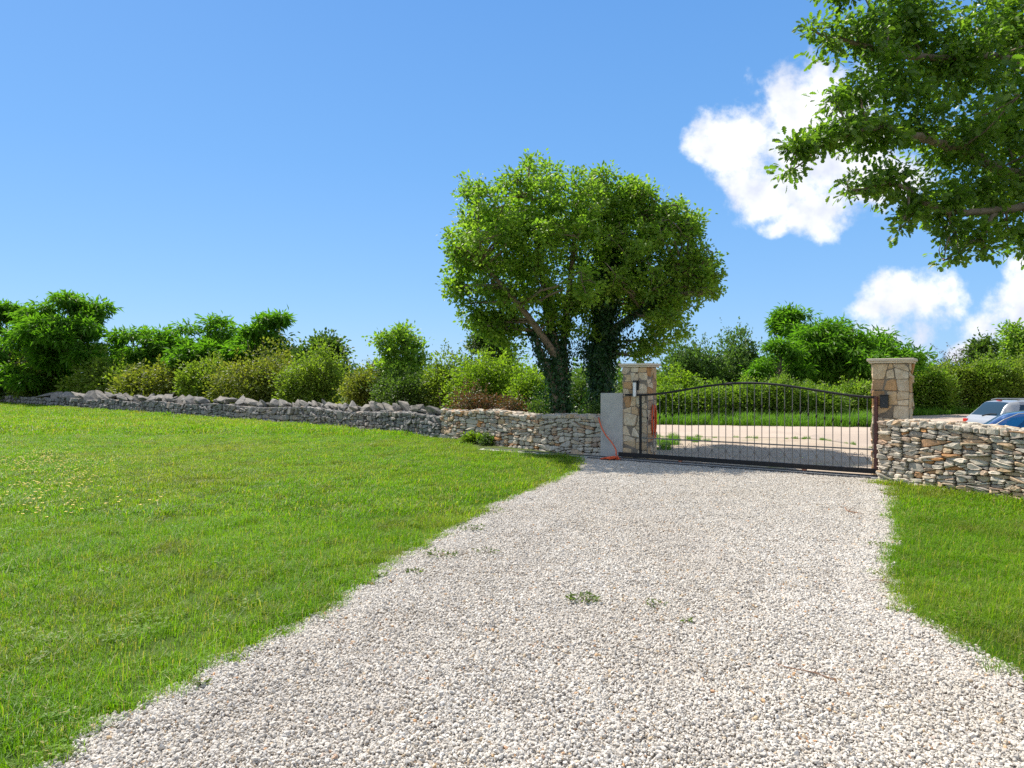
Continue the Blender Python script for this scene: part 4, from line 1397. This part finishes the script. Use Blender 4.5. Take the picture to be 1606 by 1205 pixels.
# ------------------------------------------------------------------ the two large trees behind the wall
def lobes_from(pxl, y0, ccx, ccy, rad_px, g):
    out = []
    for (px, py, r) in pxl:
        rn = math.hypot((px - ccx) / rad_px, (py - ccy) / rad_px)
        ext = math.sqrt(max(0.05, 1 - min(1, rn) ** 2)) * rad_px * y0 / F
        for s_ in ((-0.62, 0.0, 0.62) if ext > 1.2 else (0.0,)):
            y = y0 + s_ * ext + g.normal(0, 0.25)
            c = pt(px, py, y0)
            rr = r * y0 / F * (0.73 if s_ == 0 else 0.64)
            shrink = 1 - 0.18 * abs(s_)
            cx0 = pt(ccx, ccy, y0)
            c = cx0 + (c - cx0) * shrink
            out.append((c.x, y, c.z, rr, rr, rr * 0.85))
    return out


def big_tree(name, label, pxl, y0, ccx, ccy, rad_px, n, seed, stems, ivy_on):
    g = np.random.default_rng(seed)
    bx_ = (stems[0][0][0][0] - CX) * y0 / F
    root = empty(name, (bx_, y0, 0), label, 'tree', 'large trees beside the gate')
    lb = lobes_from(pxl, y0, ccx, ccy, rad_px, g)
    ztop = max(q[2] + q[5] for q in lb) - 0.12
    for k in range(150):                              # small outer clumps and twig ends
        b_ = lb[g.integers(len(lb))]
        d_ = unit(g.normal(0, 1, (1, 3)) * np.array([[1, 1, 0.7]]))[0]
        r_ = g.uniform(0.14, 0.32)
        if b_[2] + d_[2] * b_[5] + r_ > ztop: continue
        xq = CX + F * (b_[0] + d_[0] * b_[3]) / y0
        if xq < 705 or xq > 1118: continue
        lb.append((b_[0] + d_[0] * b_[3] * 0.95, b_[1] + d_[1] * b_[4] * 0.95, b_[2] + d_[2] * b_[5] * 0.95, r_, r_, r_ * 0.8))
    P, Nv, Tv, S, cc = lobe_leaves(lb, n, seed, 0.098, 0.10, per=30, shell=0.25, flat=0.7, up=0.8, tmpl=T_OVAL, wpow=0.6)
    link('crown', leaves('crown', P, Nv, Tv, S, T_OVAL), M_OAK, root)
    mb = MB(); spine = []
    for pts_, r0, r1 in stems:
        w_ = [pt(px, py, y0 + dy) for (px, py, dy) in pts_]
        sp = spline(w_, 6)
        mb.tube(sp, [r0 + (r1 - r0) * i / (len(sp) - 1) for i in range(len(sp))], 10)
        spine.append((sp, r0, r1))
    allp = [p for sp, _, _ in spine for p in sp if p.z > 2.4]
    for b_ in lb:
        if b_[3] < 0.2 or g.uniform() < (0.75 if b_[2] < 3.6 else 0.3): continue
        c = Vector(b_[:3])
        s_ = min(allp, key=lambda p: (p - c).length + max(0, p.z - c.z) * 1.5)
        limb(mb, s_, c, 0.042, 0.014, g, 0.05, 7, 6)
        for q in range(3):
            e = cc[np.argsort(np.linalg.norm(cc - np.array(c), axis=1))[int(g.integers(2, 30))]]
            limb(mb, c, e, 0.018, 0.006, g, 0.1, 5, 5)
    mb.build('trunk', M_BARK, root, True)
    IP, IN, IT = [], [], []
    for (si, zlo, zhi, thick, cnt) in ivy_on:
        sp, r0, r1 = spine[si]
        cand = [(i, p) for i, p in enumerate(sp) if zlo <= p.z <= zhi]
        for q in range(cnt):
            i, p = cand[int(g.integers(len(cand)))]
            if i + 1 < len(sp): p = p + (sp[i + 1] - p) * g.uniform()
            a = g.uniform(0, 6.28)
            o_ = np.array([math.cos(a), math.sin(a), 0])
            rr = (r0 + (r1 - r0) * i / len(sp)) + abs(g.normal(0, thick)) * (0.6 + 0.5 * math.sin(p.z * 3.1 + a * 2))
            IP.append(np.array(p) + o_ * rr + g.normal(0, 0.03, 3)); IN.append(o_ + g.normal(0, 0.4, 3)); IT.append(np.array([0, 0, -0.8]) + g.normal(0, 0.5, 3))
    if IP:
        S2 = 0.085 * g.uniform(0.6, 1.3, len(IP))
        link('ivy', leaves('ivy', np.array(IP), np.array(IN), np.array(IT), S2, T_OVAL), M_IVY, root)
    return root


Y0 = 17.2
big_tree('oak_tree', 'large green oak with light branching trunks, left of the ivy-clad tree',
         [(850, 315, 56), (785, 345, 52), (935, 285, 26), (950, 315, 42), (790, 510, 26), (925, 350, 44), (905, 470, 34), (893, 522, 22), (876, 508, 28), (720, 420, 30), (760, 500, 22), (800, 410, 50), (870, 350, 46), (820, 360, 46), (742, 398, 46), (912, 312, 55), (832, 400, 75), (764, 455, 54), (905, 395, 62), (730, 350, 30), (716, 405, 28), (712, 455, 24), (735, 500, 22), (772, 525, 22), (802, 545, 18), (862, 276, 34), (806, 288, 34), (738, 478, 30), (800, 492, 40), (850, 465, 52),
          (955, 325, 50), (745, 310, 22), (830, 262, 18), (715, 450, 20), (820, 520, 24)], Y0, 835, 385, 150, 47000, 301,
         [([(878, 660, 0), (876, 600, 0), (872, 555, 0.05), (862, 500, 0.1), (850, 430, 0.1), (838, 350, 0.0), (832, 290, 0)], 0.17, 0.035),
          ([(880, 660, 0.1), (884, 590, 0.15), (884, 530, 0.3), (893, 450, 0.3), (900, 380, 0.2), (905, 310, 0.2)], 0.13, 0.03),
          ([(872, 560, 0), (845, 520, -0.3), (815, 480, -0.7), (780, 440, -0.9), (755, 410, -0.9)], 0.11, 0.03),
          ([(872, 640, -0.1), (868, 605, -0.15), (855, 570, -0.2), (845, 545, -0.2), (838, 520, -0.2)], 0.09, 0.06)],
         [(0, 0.3, 3.0, 0.07, 2400), (1, 0.3, 3.6, 0.08, 2200), (3, 0.6, 3.0, 0.07, 1300), (0, 3.0, 5.5, 0.04, 400)])
big_tree('ivy_clad_tree', 'large tree with dark ivy wrapped trunk behind the left pillar',
         [(985, 305, 36), (1036, 356, 38), (1018, 322, 34), (1034, 330, 26), (1060, 362, 28), (940, 300, 30), (925, 520, 26), (1042, 540, 24), (1010, 566, 18), (1062, 522, 26), (1000, 430, 46), (1030, 470, 40), (1075, 440, 34), (1125, 405, 12), (1020, 385, 40), (965, 330, 40), (980, 395, 62), (1050, 425, 52), (1085, 398, 32), (1108, 415, 20), (1108, 445, 20), (1094, 488, 22), (1068, 520, 22), (1074, 368, 30), (1050, 330, 26), (1010, 468, 56), (1062, 475, 44), (950, 440, 48), (1088, 466, 30), (1034, 515, 34), (986, 298, 28), (1012, 300, 18),
          (1000, 552, 22), (975, 545, 18), (960, 375, 52), (1105, 440, 18), (1020, 545, 16), (920, 480, 36)], Y0 + 0.7, 1005, 420, 130, 40000, 302,
         [([(941, 660, 0), (942, 600, 0), (943, 540, 0), (950, 480, 0.1), (958, 420, 0.1), (965, 350, 0)], 0.24, 0.06),
          ([(943, 545, 0), (965, 515, -0.2), (1000, 490, -0.5), (1040, 460, -0.7), (1075, 430, -0.8)], 0.11, 0.03),
          ([(950, 480, 0.1), (975, 430, 0.2), (1000, 380, 0.2), (1005, 330, 0.1)], 0.10, 0.03)],
         [(0, 0.2, 2.6, 0.20, 8000), (0, 2.2, 5.6, 0.38, 13000), (1, 2.0, 4.0, 0.08, 1500), (2, 3.0, 4.8, 0.10, 1500)])


# ------------------------------------------------------------------ near oak overhanging from the right
def near_oak():
    g = np.random.default_rng(404)
    yo = 7.6
    tx, ty = 9.6, 7.9
    root = empty('oak_tree', (tx, ty, 0), 'near oak whose leafy boughs hang in from the upper right corner', 'tree')
    # lobe: column, row, radius (px at its depth), depth
    spec = [(1300, 55, 36, 7.4), (1345, 60, 55, 7.6), (1420, 40, 80, 8.0), (1400, 120, 62, 7.5), (1500, 100, 90, 8.0), (1590, 60, 110, 8.6), (1345, 140, 38, 7.2), (1310, 160, 22, 7.1),
            (1252, 232, 24, 6.9), (1285, 218, 32, 7.0), (1240, 268, 16, 6.9), (1320, 205, 44, 7.1), (1375, 215, 52, 7.3), (1440, 190, 60, 7.5), (1500, 230, 64, 7.6), (1570, 200, 90, 8.2),
            (1330, 300, 16, 7.0), (1362, 290, 30, 7.1), (1400, 285, 40, 7.2), (1440, 310, 34, 7.2), (1480, 315, 44, 7.3), (1540, 300, 60, 7.6), (1600, 290, 70, 8.0), (1410, 362, 12, 7.0),
            (1430, 335, 24, 7.1), (1490, 355, 28, 7.2), (1530, 365, 34, 7.3), (1580, 355, 40, 7.5), (1500, 398, 17, 7.1), (1545, 388, 22, 7.2), (1480, 408, 9, 7.1), (1620, 380, 45, 7.6),
            (1270, 45, 16, 7.3), (1330, -30, 60, 8.0), (1450, -80, 110, 8.5), (1600, -80, 140, 8.8), (1720, 150, 130, 8.4), (1720, 330, 100, 8.0), (1750, -60, 150, 8.6), (1860, 100, 150, 8.3), (1840, 300, 130, 7.8),
            (1650, 220, 90, 7.2), (1700, 60, 120, 7.2), (1980, 200, 140, 7.6), (1600, 150, 80, 7.0), (1930, 20, 150, 8.2)]
    lb = []
    for px, py, r, y in spec:
        c = pt(px, py, y); rr = r * y / F * 0.84
        lb.append((c.x, c.y, c.z, rr, rr * 1.1, rr * 0.8))
    for k in range(16):                              # the far side of the crown
        a = g.uniform(0, 6.28); rr = g.uniform(0.8, 2.6)
        lb.append((tx + rr * math.cos(a) * 0.9 + 0.8, ty + 1.2 + rr * math.sin(a), g.uniform(4.0, 7.2), 0.85, 0.85, 0.65))
    vis = lb[:34]
    A1 = lobe_leaves(vis, 31000, 405, 0.070, 0.060, per=20, shell=0.0, flat=0.65, up=0.8, droop=0.25, tmpl=T_OAK, wpow=0.66)
    A2 = lobe_leaves(lb[34:], 20000, 406, 0.095, 0.11, per=17, shell=0.05, flat=0.65, up=0.8, droop=0.25, tmpl=T_OAK)
    P, Nv, Tv, S, cc = [np.concatenate(q) for q in zip(A1, A2)]
    link('crown', leaves('crown', P, Nv, Tv, S, T_OAK), M_OAKNEAR, root)
    mb = MB()
    trunk = limb(mb, (tx, ty, -0.1), (tx + 0.1, ty + 0.1, 3.0), 0.24, 0.2, g, 0.02, 8, 12)
    fork = Vector(trunk[-1])
    mains = [[fork, Vector((8.6, 7.9, 3.5)), pt(1640, 285, 7.9), pt(1560, 262, 7.7), pt(1505, 235, 7.5), pt(1440, 215, 7.3), pt(1370, 200, 7.1), pt(1290, 225, 7.0)],
             [fork, Vector((8.9, 8.1, 4.3)), pt(1660, 120, 8.3), pt(1560, 90, 8.1), pt(1450, 90, 7.8), pt(1350, 70, 7.5), pt(1290, 55, 7.4)],
             [fork, Vector((8.4, 7.7, 3.2)), pt(1640, 330, 7.6), pt(1560, 330, 7.4), pt(1480, 330, 7.2), pt(1400, 290, 7.1), pt(1335, 298, 7.0)],
             [pt(1560, 330, 7.4), pt(1545, 365, 7.3), pt(1510, 392, 7.15), pt(1480, 408, 7.1)],
             [fork, Vector((9.8, 8.5, 5.0)), Vector((10.0, 9.0, 6.6))], [fork, Vector((10.3, 8.2, 4.2)), Vector((11.2, 8.6, 5.6))],
             [fork, Vector((9.0, 8.4, 5.0)), pt(1600, -80, 8.6)]]
    rads = [(0.075, 0.008), (0.07, 0.008), (0.055, 0.008), (0.02, 0.005), (0.14, 0.04), (0.12, 0.03), (0.1, 0.03)]
    anchors = []
    for pts_, (r0, r1) in zip(mains, rads):
        sp = spline(pts_, 7)
        sp = [p + Vector(g.normal(0, 0.012, 3)) for p in sp]
        mb.tube(sp, [r0 * (1 - i / (len(sp) - 1)) ** 0.8 + r1 for i in range(len(sp))], 9)
        anchors += sp[5:]
    A = np.array([a[:] for a in anchors])
    for b_ in lb:
        c = np.array(b_[:3])
        s_ = A[np.argmin(np.linalg.norm(A - c, axis=1) + np.maximum(0, (c[0] - A[:, 0])) * -0.1)]
        limb(mb, s_, c, 0.016, 0.006, g, 0.06, 7, 6)
        near = np.argsort(np.linalg.norm(cc - c, axis=1))
        for q in range(3):
            limb(mb, c, cc[near[int(g.integers(2, 14))]], 0.007, 0.0025, g, 0.1, 5, 5)
    mb.build('trunk', M_BARK, root, True)


near_oak()


# ------------------------------------------------------------------ parked cars
def interp(xk, yk, x):
    """smooth monotone-ish interpolation"""
    xk, yk = np.array(xk, float), np.array(yk, float)
    d = np.diff(yk) / np.diff(xk)
    m_ = np.concatenate([[d[0]], np.where(d[:-1] * d[1:] > 0, 2 * d[:-1] * d[1:] / (d[:-1] + d[1:] + 1e-12), 0), [d[-1]]])
    i = np.clip(np.searchsorted(xk, x) - 1, 0, len(xk) - 2)
    h = xk[i + 1] - xk[i]; t = (x - xk[i]) / h
    return (2 * t ** 3 - 3 * t ** 2 + 1) * yk[i] + (t ** 3 - 2 * t ** 2 + t) * h * m_[i] + (-2 * t ** 3 + 3 * t ** 2) * yk[i + 1] + (t ** 3 - t ** 2) * h * m_[i + 1]


M_SILVER = plain('silver_paint', (0.36, 0.365, 0.36), 0.35, 0.3, 0.5, coat=0.6)
M_BLUE = plain('blue_paint', (0.02, 0.075, 0.22), 0.25, 0.2, 0.5, coat=0.8)
M_GLASS = plain('car_glass', (0.02, 0.035, 0.04), 0.06, 0.0, 0.8)
M_GLASSB = plain('sky_reflection_glass', (0.006, 0.075, 0.21), 0.12, 0.0, 0.5)  # blue of the reflected sky put into the glass base colour
M_TYRE = plain('tyre_rubber', (0.02, 0.02, 0.02), 0.85)
M_RIM = plain('alloy_rim', (0.5, 0.5, 0.5), 0.35, 0.8)
M_TAIL = plain('red_lens', (0.45, 0.02, 0.015), 0.2)
M_CLEAR = plain('clear_lens', (0.7, 0.7, 0.7), 0.15)
M_TRIM = plain('grey_trim', (0.30, 0.31, 0.31), 0.45)


def car(name, loc, rotz, label, paint, glass, Ln, W, roofk, beltk, wk, side_win, rear_win, wind, pillars_x, rear_lights_z):
    """x forward, roofline roofk [(x, z)], belt line beltk, half widths wk"""
    root = empty(name, loc, label, 'car', None, rotz)
    nxs = 150
    X = np.linspace(-Ln / 2, Ln / 2, nxs)
    roof = interp(*zip(*roofk), X); belt = np.minimum(interp(*zip(*beltk), X), roof - 0.01); hw = interp(*zip(*wk), X)
    sill = 0.20 + 0.10 * (np.abs(X) / (Ln / 2)) ** 4
    green = np.clip((roof - belt) / 0.40, 0, 1)
    wr = hw * (1 - 0.27 * green)                     # tumblehome
    secs = []
    # v: 0 floor centre, 1 sill, 2-6 side, 7 belt, 8..14 glass zone, 15 roof edge .. 20 roof centre
    for i in range(nxs):
        s_, b_, r_, h_, w_ = sill[i], belt[i], roof[i], hw[i], wr[i]
        row = [(0, s_), (h_ * 0.86, s_), (h_ * 0.97, s_ + 0.05), (h_ * 1.0, s_ + 0.35 * (b_ - s_)), (h_ * 1.005, s_ + 0.62 * (b_ - s_)), (h_ * 0.995, s_ + 0.9 * (b_ - s_)), (h_ * 0.965, b_)]
        for k in range(1, 8):
            t = k / 8
            row.append((h_ * 0.965 + (w_ * 0.98 - h_ * 0.965) * t ** 1.15, b_ + (r_ - b_) * 0.90 * t))
        row += [(w_ * 0.965, b_ + (r_ - b_) * 0.925), (w_ * 0.90, b_ + (r_ - b_) * 0.962), (w_ * 0.78, b_ + (r_ - b_) * 0.983), (w_ * 0.55, b_ + (r_ - b_) * 0.995), (w_ * 0.28, r_), (0, r_ + 0.002)]
        secs.append(row)
    A = np.array(secs)                               # nxs x nv x 2
    nv = A.shape[1]
    V = np.concatenate([np.stack([np.repeat(X[:, None], nv, 1), A[:, :, 0] * sgn, A[:, :, 1]], -1).reshape(-1, 3) for sgn in (1, -1)])
    groups = {'body': [], 'side_window': {}, 'rear_window': [], 'windscreen': []}
    slope = np.gradient(roof, X)
    for sg in (0, 1):
        off = sg * nxs * nv
        for i in range(nxs - 1):
            xm = (X[i] + X[i + 1]) / 2
            for v_ in range(nv - 1):
                q = (off + i * nv + v_, off + (i + 1) * nv + v_, off + (i + 1) * nv + v_ + 1, off + i * nv + v_ + 1)
                if sg: q = q[::-1]
                tgt = groups['body']
                zt = (v_ - 6 + 0.5) / 8
                if 6 <= v_ <= 12:
                    lo = side_win[0][0] + (side_win[0][1] - side_win[0][0]) * zt; hi = side_win[1][0] + (side_win[1][1] - side_win[1][0]) * zt
                    if lo < xm < hi and green[i] > 0.25 and not any(abs(xm - (p_[0] + (p_[1] - p_[0]) * zt)) < 0.035 for p_ in pillars_x):
                        key = (sg, sum(xm > p_[0] + (p_[1] - p_[0]) * zt for p_ in pillars_x))
                        tgt = groups['side_window'].setdefault(key, [])
                if v_ >= 15:
                    if rear_win[0] < xm < rear_win[1]: tgt = groups['rear_window']
                    elif wind[0] < xm < wind[1]: tgt = groups['windscreen']
                tgt.append(q)
    for e in (0, nxs - 1):                           # end caps
        for sg in (0, 1):
            off = sg * nxs * nv + e * nv
            ring_ = [off + k for k in range(nv)]
            groups['body'].append(tuple(ring_))

    def sub(nm, faces, mat):
        used = sorted({i for f in faces for i in f}); mp = {u: k for k, u in enumerate(used)}
        me = bpy.data.meshes.new(nm)
        me.from_pydata([tuple(V[u]) for u in used], [], [[mp[i] for i in f] for f in faces])
        me.polygons.foreach_set("use_smooth", np.ones(len(me.polygons), bool)); me.update()
        bm = bmesh.new(); bm.from_mesh(me); bmesh.ops.remove_doubles(bm, verts=bm.verts, dist=0.0005); bmesh.ops.recalc_face_normals(bm, faces=bm.faces) if nm == 'body' else None
        bm.to_mesh(me); bm.free()
        return link(nm, me, mat, root)
    body = sub('body', groups['body'], paint)
    for f in groups['side_window'].values(): sub('side_window', f, glass)
    rw = sub('rear_window', groups['rear_window'], glass)
    sub('windscreen', groups['windscreen'], glass)
    for o in root.children: o.location = (0, 0, 0)

    def part(mb, nm, mat, par=None, sm=False):
        o = mb.build(nm, mat, None, sm); o.parent = par or root
        return o
    for wx in (-Ln * 0.295, Ln * 0.31):
        for sg in (-1, 1):
            prof = [(0.315, 0.075), (0.315, -0.075), (0.29, -0.1), (0.20, -0.095), (0.20, 0.095), (0.29, 0.1), (0.315, 0.075)]
            m = MB(); nn_ = 28
            c = Vector((wx, sg * (W / 2 - 0.10), 0.315))
            vs_ = [c + Vector((r_ * math.cos(6.2832 * k / nn_), w_, r_ * math.sin(6.2832 * k / nn_))) for r_, w_ in prof for k in range(nn_)]
            fs_ = [(i * nn_ + k, i * nn_ + (k + 1) % nn_, (i + 1) * nn_ + (k + 1) % nn_, (i + 1) * nn_ + k) for i in range(len(prof) - 1) for k in range(nn_)]
            m.add(vs_, fs_); wheel = part(m, 'wheel', M_TYRE)
            m = MB()
            for k in range(5):
                an = k * 1.2566
                m.box(c + Vector((0.1 * math.cos(an), sg * 0.085, 0.1 * math.sin(an))), (0.10, 0.012, 0.025), (Vector((math.cos(an), 0, math.sin(an))), Vector((0, 1, 0)), Vector((-math.sin(an), 0, math.cos(an)))), 0.005)
            m.tube([c + Vector((0, sg * 0.06, 0)), c + Vector((0, sg * 0.1, 0))], 0.05, 14)
            part(m, 'rim', M_RIM, wheel)
    zb = float(interp(*zip(*beltk), np.array([0.0]))[0])
    for sg in (-1, 1):
        m = MB(); m.box((-Ln / 2 + 0.075, sg * (W / 2 - 0.20), rear_lights_z), (0.05, 0.12, 0.11), None, 0.02); part(m, 'tail_light', M_TAIL)
        m = MB(); m.box((Ln / 2 - 0.07, sg * (W / 2 - 0.26), 0.66), (0.06, 0.16, 0.07), None, 0.02); part(m, 'headlight', M_CLEAR)
        m = MB(); m.box((Ln * 0.17, sg * (W / 2 + 0.08), zb + 0.05), (0.06, 0.09, 0.06), None, 0.025); part(m, 'wing_mirror', paint)
        for hx in (-Ln * 0.17, Ln * 0.06):
            m = MB(); m.box((hx, sg * (W / 2 + 0.003), zb - 0.1), (0.09, 0.014, 0.014), None, 0.006); part(m, 'door_handle', M_TRIM)
    for ex, nm in ((-Ln / 2, 'rear_bumper'), (Ln / 2, 'front_bumper')):
        m = MB(); m.box((ex * 0.985, 0, 0.42), (0.09, W / 2 * 0.86, 0.13), None, 0.04); part(m, nm, paint)
    return root, part


RD = math.atan2(rd.y, rd.x)
cz = -0.36
# silver estate: roof at its rear edge stands where the rear window's top is seen
cx, cyy = 16.33, 20.55
silver, part = car('parked_car', (cx, cyy, float(gz(cx, cyy)) + 0.0), R(-4), 'silver estate car with rear wiper parked behind the blue car', M_SILVER, M_GLASS, 4.45, 1.76,
                   [(-2.225, 0.80), (-2.16, 0.93), (-2.05, 1.02), (-1.62, 1.475), (-1.3, 1.515), (-0.2, 1.52), (0.4, 1.48), (1.15, 1.05), (1.9, 0.86), (2.225, 0.62)],
                   [(-2.225, 0.62), (-2.1, 0.94), (0, 0.92), (1.2, 0.90), (2.225, 0.5)], [(-2.225, 0.72), (-2.0, 0.83), (-1.0, 0.88), (1.0, 0.88), (1.9, 0.80), (2.225, 0.6)],
                   [(-1.60, -1.36), (1.02, 0.42)], (-2.02, -1.66), (0.48, 1.12), [(-0.72, -0.66), (0.12, 0.10)], 0.82)
m = MB()                                             # rear wiper lying on the glass
m.tube([(-2.055, 0.06, 1.035), (-2.02, -0.05, 1.075), (-1.985, -0.28, 1.115), (-1.98, -0.50, 1.115)], 0.013, 6)
part(m, 'wiper', M_BLACKP)
m = MB(); m.box((-1.585, 0.0, 1.505), (0.035, 0.09, 0.012), None, 0.005); part(m, 'brake_light', M_TAIL)
for sg in (-1, 1):
    m = MB(); m.tube([(-1.45, sg * 0.60, 1.515), (-1.3, sg * 0.60, 1.545), (0.1, sg * 0.60, 1.54), (0.3, sg * 0.60, 1.505)], 0.016, 7); part(m, 'roof_rail', M_TRIM)
cx, cyy = 11.87, 14.6
blue, part = car('parked_car', (cx, cyy, float(gz(cx, cyy))), R(-35), 'dark blue car with windows coloured as reflected blue sky parked beyond the right wall', M_BLUE, M_GLASSB, 4.3, 1.7,
                 [(-2.15, 0.74), (-2.05, 0.90), (-1.75, 0.965), (-1.62, 1.0), (-1.0, 1.37), (-0.5, 1.425), (0.1, 1.41), (0.5, 1.33), (1.15, 0.97), (1.9, 0.80), (2.15, 0.6)],
                 [(-2.15, 0.6), (-1.9, 0.92), (0, 0.90), (1.2, 0.88), (2.15, 0.5)], [(-2.15, 0.70), (-1.9, 0.80), (-1.0, 0.85), (1.0, 0.85), (1.9, 0.77), (2.15, 0.58)],
                 [(-1.42, -0.90), (1.02, 0.48)], (-1.6, -1.02), (0.54, 1.12), [(-0.72, -0.52), (0.16, 0.14)], 0.76)
m = MB()
for sg in (-1,):
    m.tube([(-1.5, sg * 0.835, 0.935), (-1.1, sg * 0.75, 1.24), (-0.85, sg * 0.665, 1.365), (-0.5, sg * 0.645, 1.40), (0.1, sg * 0.65, 1.385)], 0.010, 6)
part(m, 'window_trim', M_TRIM)


# ------------------------------------------------------------------ weeds and twigs on the gravel
def weed(px, py, size, label, seed, tall=0.4, n=46):
    size *= 1.0
    g = np.random.default_rng(seed)
    p = np.array(at(px, py)[:])
    a = g.uniform(0, 6.28, n); rr = size * np.sqrt(g.uniform(0, 1, n))
    P = p + np.stack([rr * np.cos(a) * 1.3, rr * np.sin(a) * 0.8, g.uniform(0.01, 0.02, n) + tall * size * g.uniform(0, 1, n)], 1)
    Tv = np.stack([np.cos(a), np.sin(a), g.uniform(0.0, 1.0, n)], 1)
    Nv = np.array([0, 0, 1.0]) + g.normal(0, 0.5, (n, 3))
    root = empty('weed', tuple(p), label, 'weed', 'weeds in the gravel')
    link('leaves', leaves('leaves', P, Nv, Tv, 0.030 * g.uniform(0.5, 1.4, n), T_DIAMOND), M_WEED, root)
    mb = MB()
    for k in range(6):
        e = P[int(g.integers(n))]
        mb.tube([p + np.array([0, 0, -0.005]), (p + e) / 2 + np.array([0, 0, 0.015]), e], [0.003, 0.0025, 0.0015], 5)
    mb.build('stalks', M_TWIG, root)


weed(916, 946, 0.085, 'dark green weed tuft in the middle of the drive', 1, 0.5, 90)
weed(1030, 955, 0.05, 'small leafy weed with thin stalks right of the middle tuft', 2, 0.9, 30)
weed(1080, 980, 0.03, 'tiny weed sprig right of the leafy weed', 3, 0.6, 16)
weed(690, 877, 0.12, 'wide low weed beside the left grass edge', 4, 0.4, 80)
weed(760, 870, 0.10, 'pale sparse weed inward from the wide low weed', 5, 0.3, 30)
weed(738, 834, 0.11, 'spiky weed further up the left edge', 6, 0.5, 60)
weed(772, 806, 0.14, 'broad weed patch nearest the far left edge', 7, 0.4, 60)
weed(650, 902, 0.06, 'small weed between the wide weed and grass', 8, 0.4, 34)
weed(592, 908, 0.06, 'weed touching the lawn at the bend of its edge', 9, 0.6, 34)
weed(316, 1080, 0.03, 'lone green sprig in the near left gravel', 10, 0.9, 20)
weed(1368, 858, 0.08, 'sprawling weed near the right grass corner', 11, 0.3, 30)


def twig(pts_, label, rad=0.0028):
    mb = MB(); mb.tube(spline([at(px, py) + UP * z for px, py, z in pts_], 5), rad, 6)
    g = random.Random(int(pts_[0][0]))
    for k in range(2):
        px, py, z = pts_[len(pts_) // 2]
        mb.tube([at(px, py) + UP * z, at(px + g.uniform(10, 25), py + g.uniform(-12, 8)) + UP * (z + 0.012)], [rad * 0.7, rad * 0.3], 5)
    prop(mb.build('twig', M_DRYTWIG, None, True), label, 'twig')


twig([(1215, 1046, 0.022), (1240, 1056, 0.028), (1275, 1062, 0.026), (1312, 1074, 0.022)], 'dry reddish twig lying on the gravel at right')
twig([(1325, 799, 0.03), (1330, 806, 0.035), (1345, 808, 0.03)], 'short dark twig on gravel before the gate', 0.006)
twig([(1365, 917, 0.03), (1380, 918, 0.04), (1402, 922, 0.03)], 'thin stalk by the right grass edge')
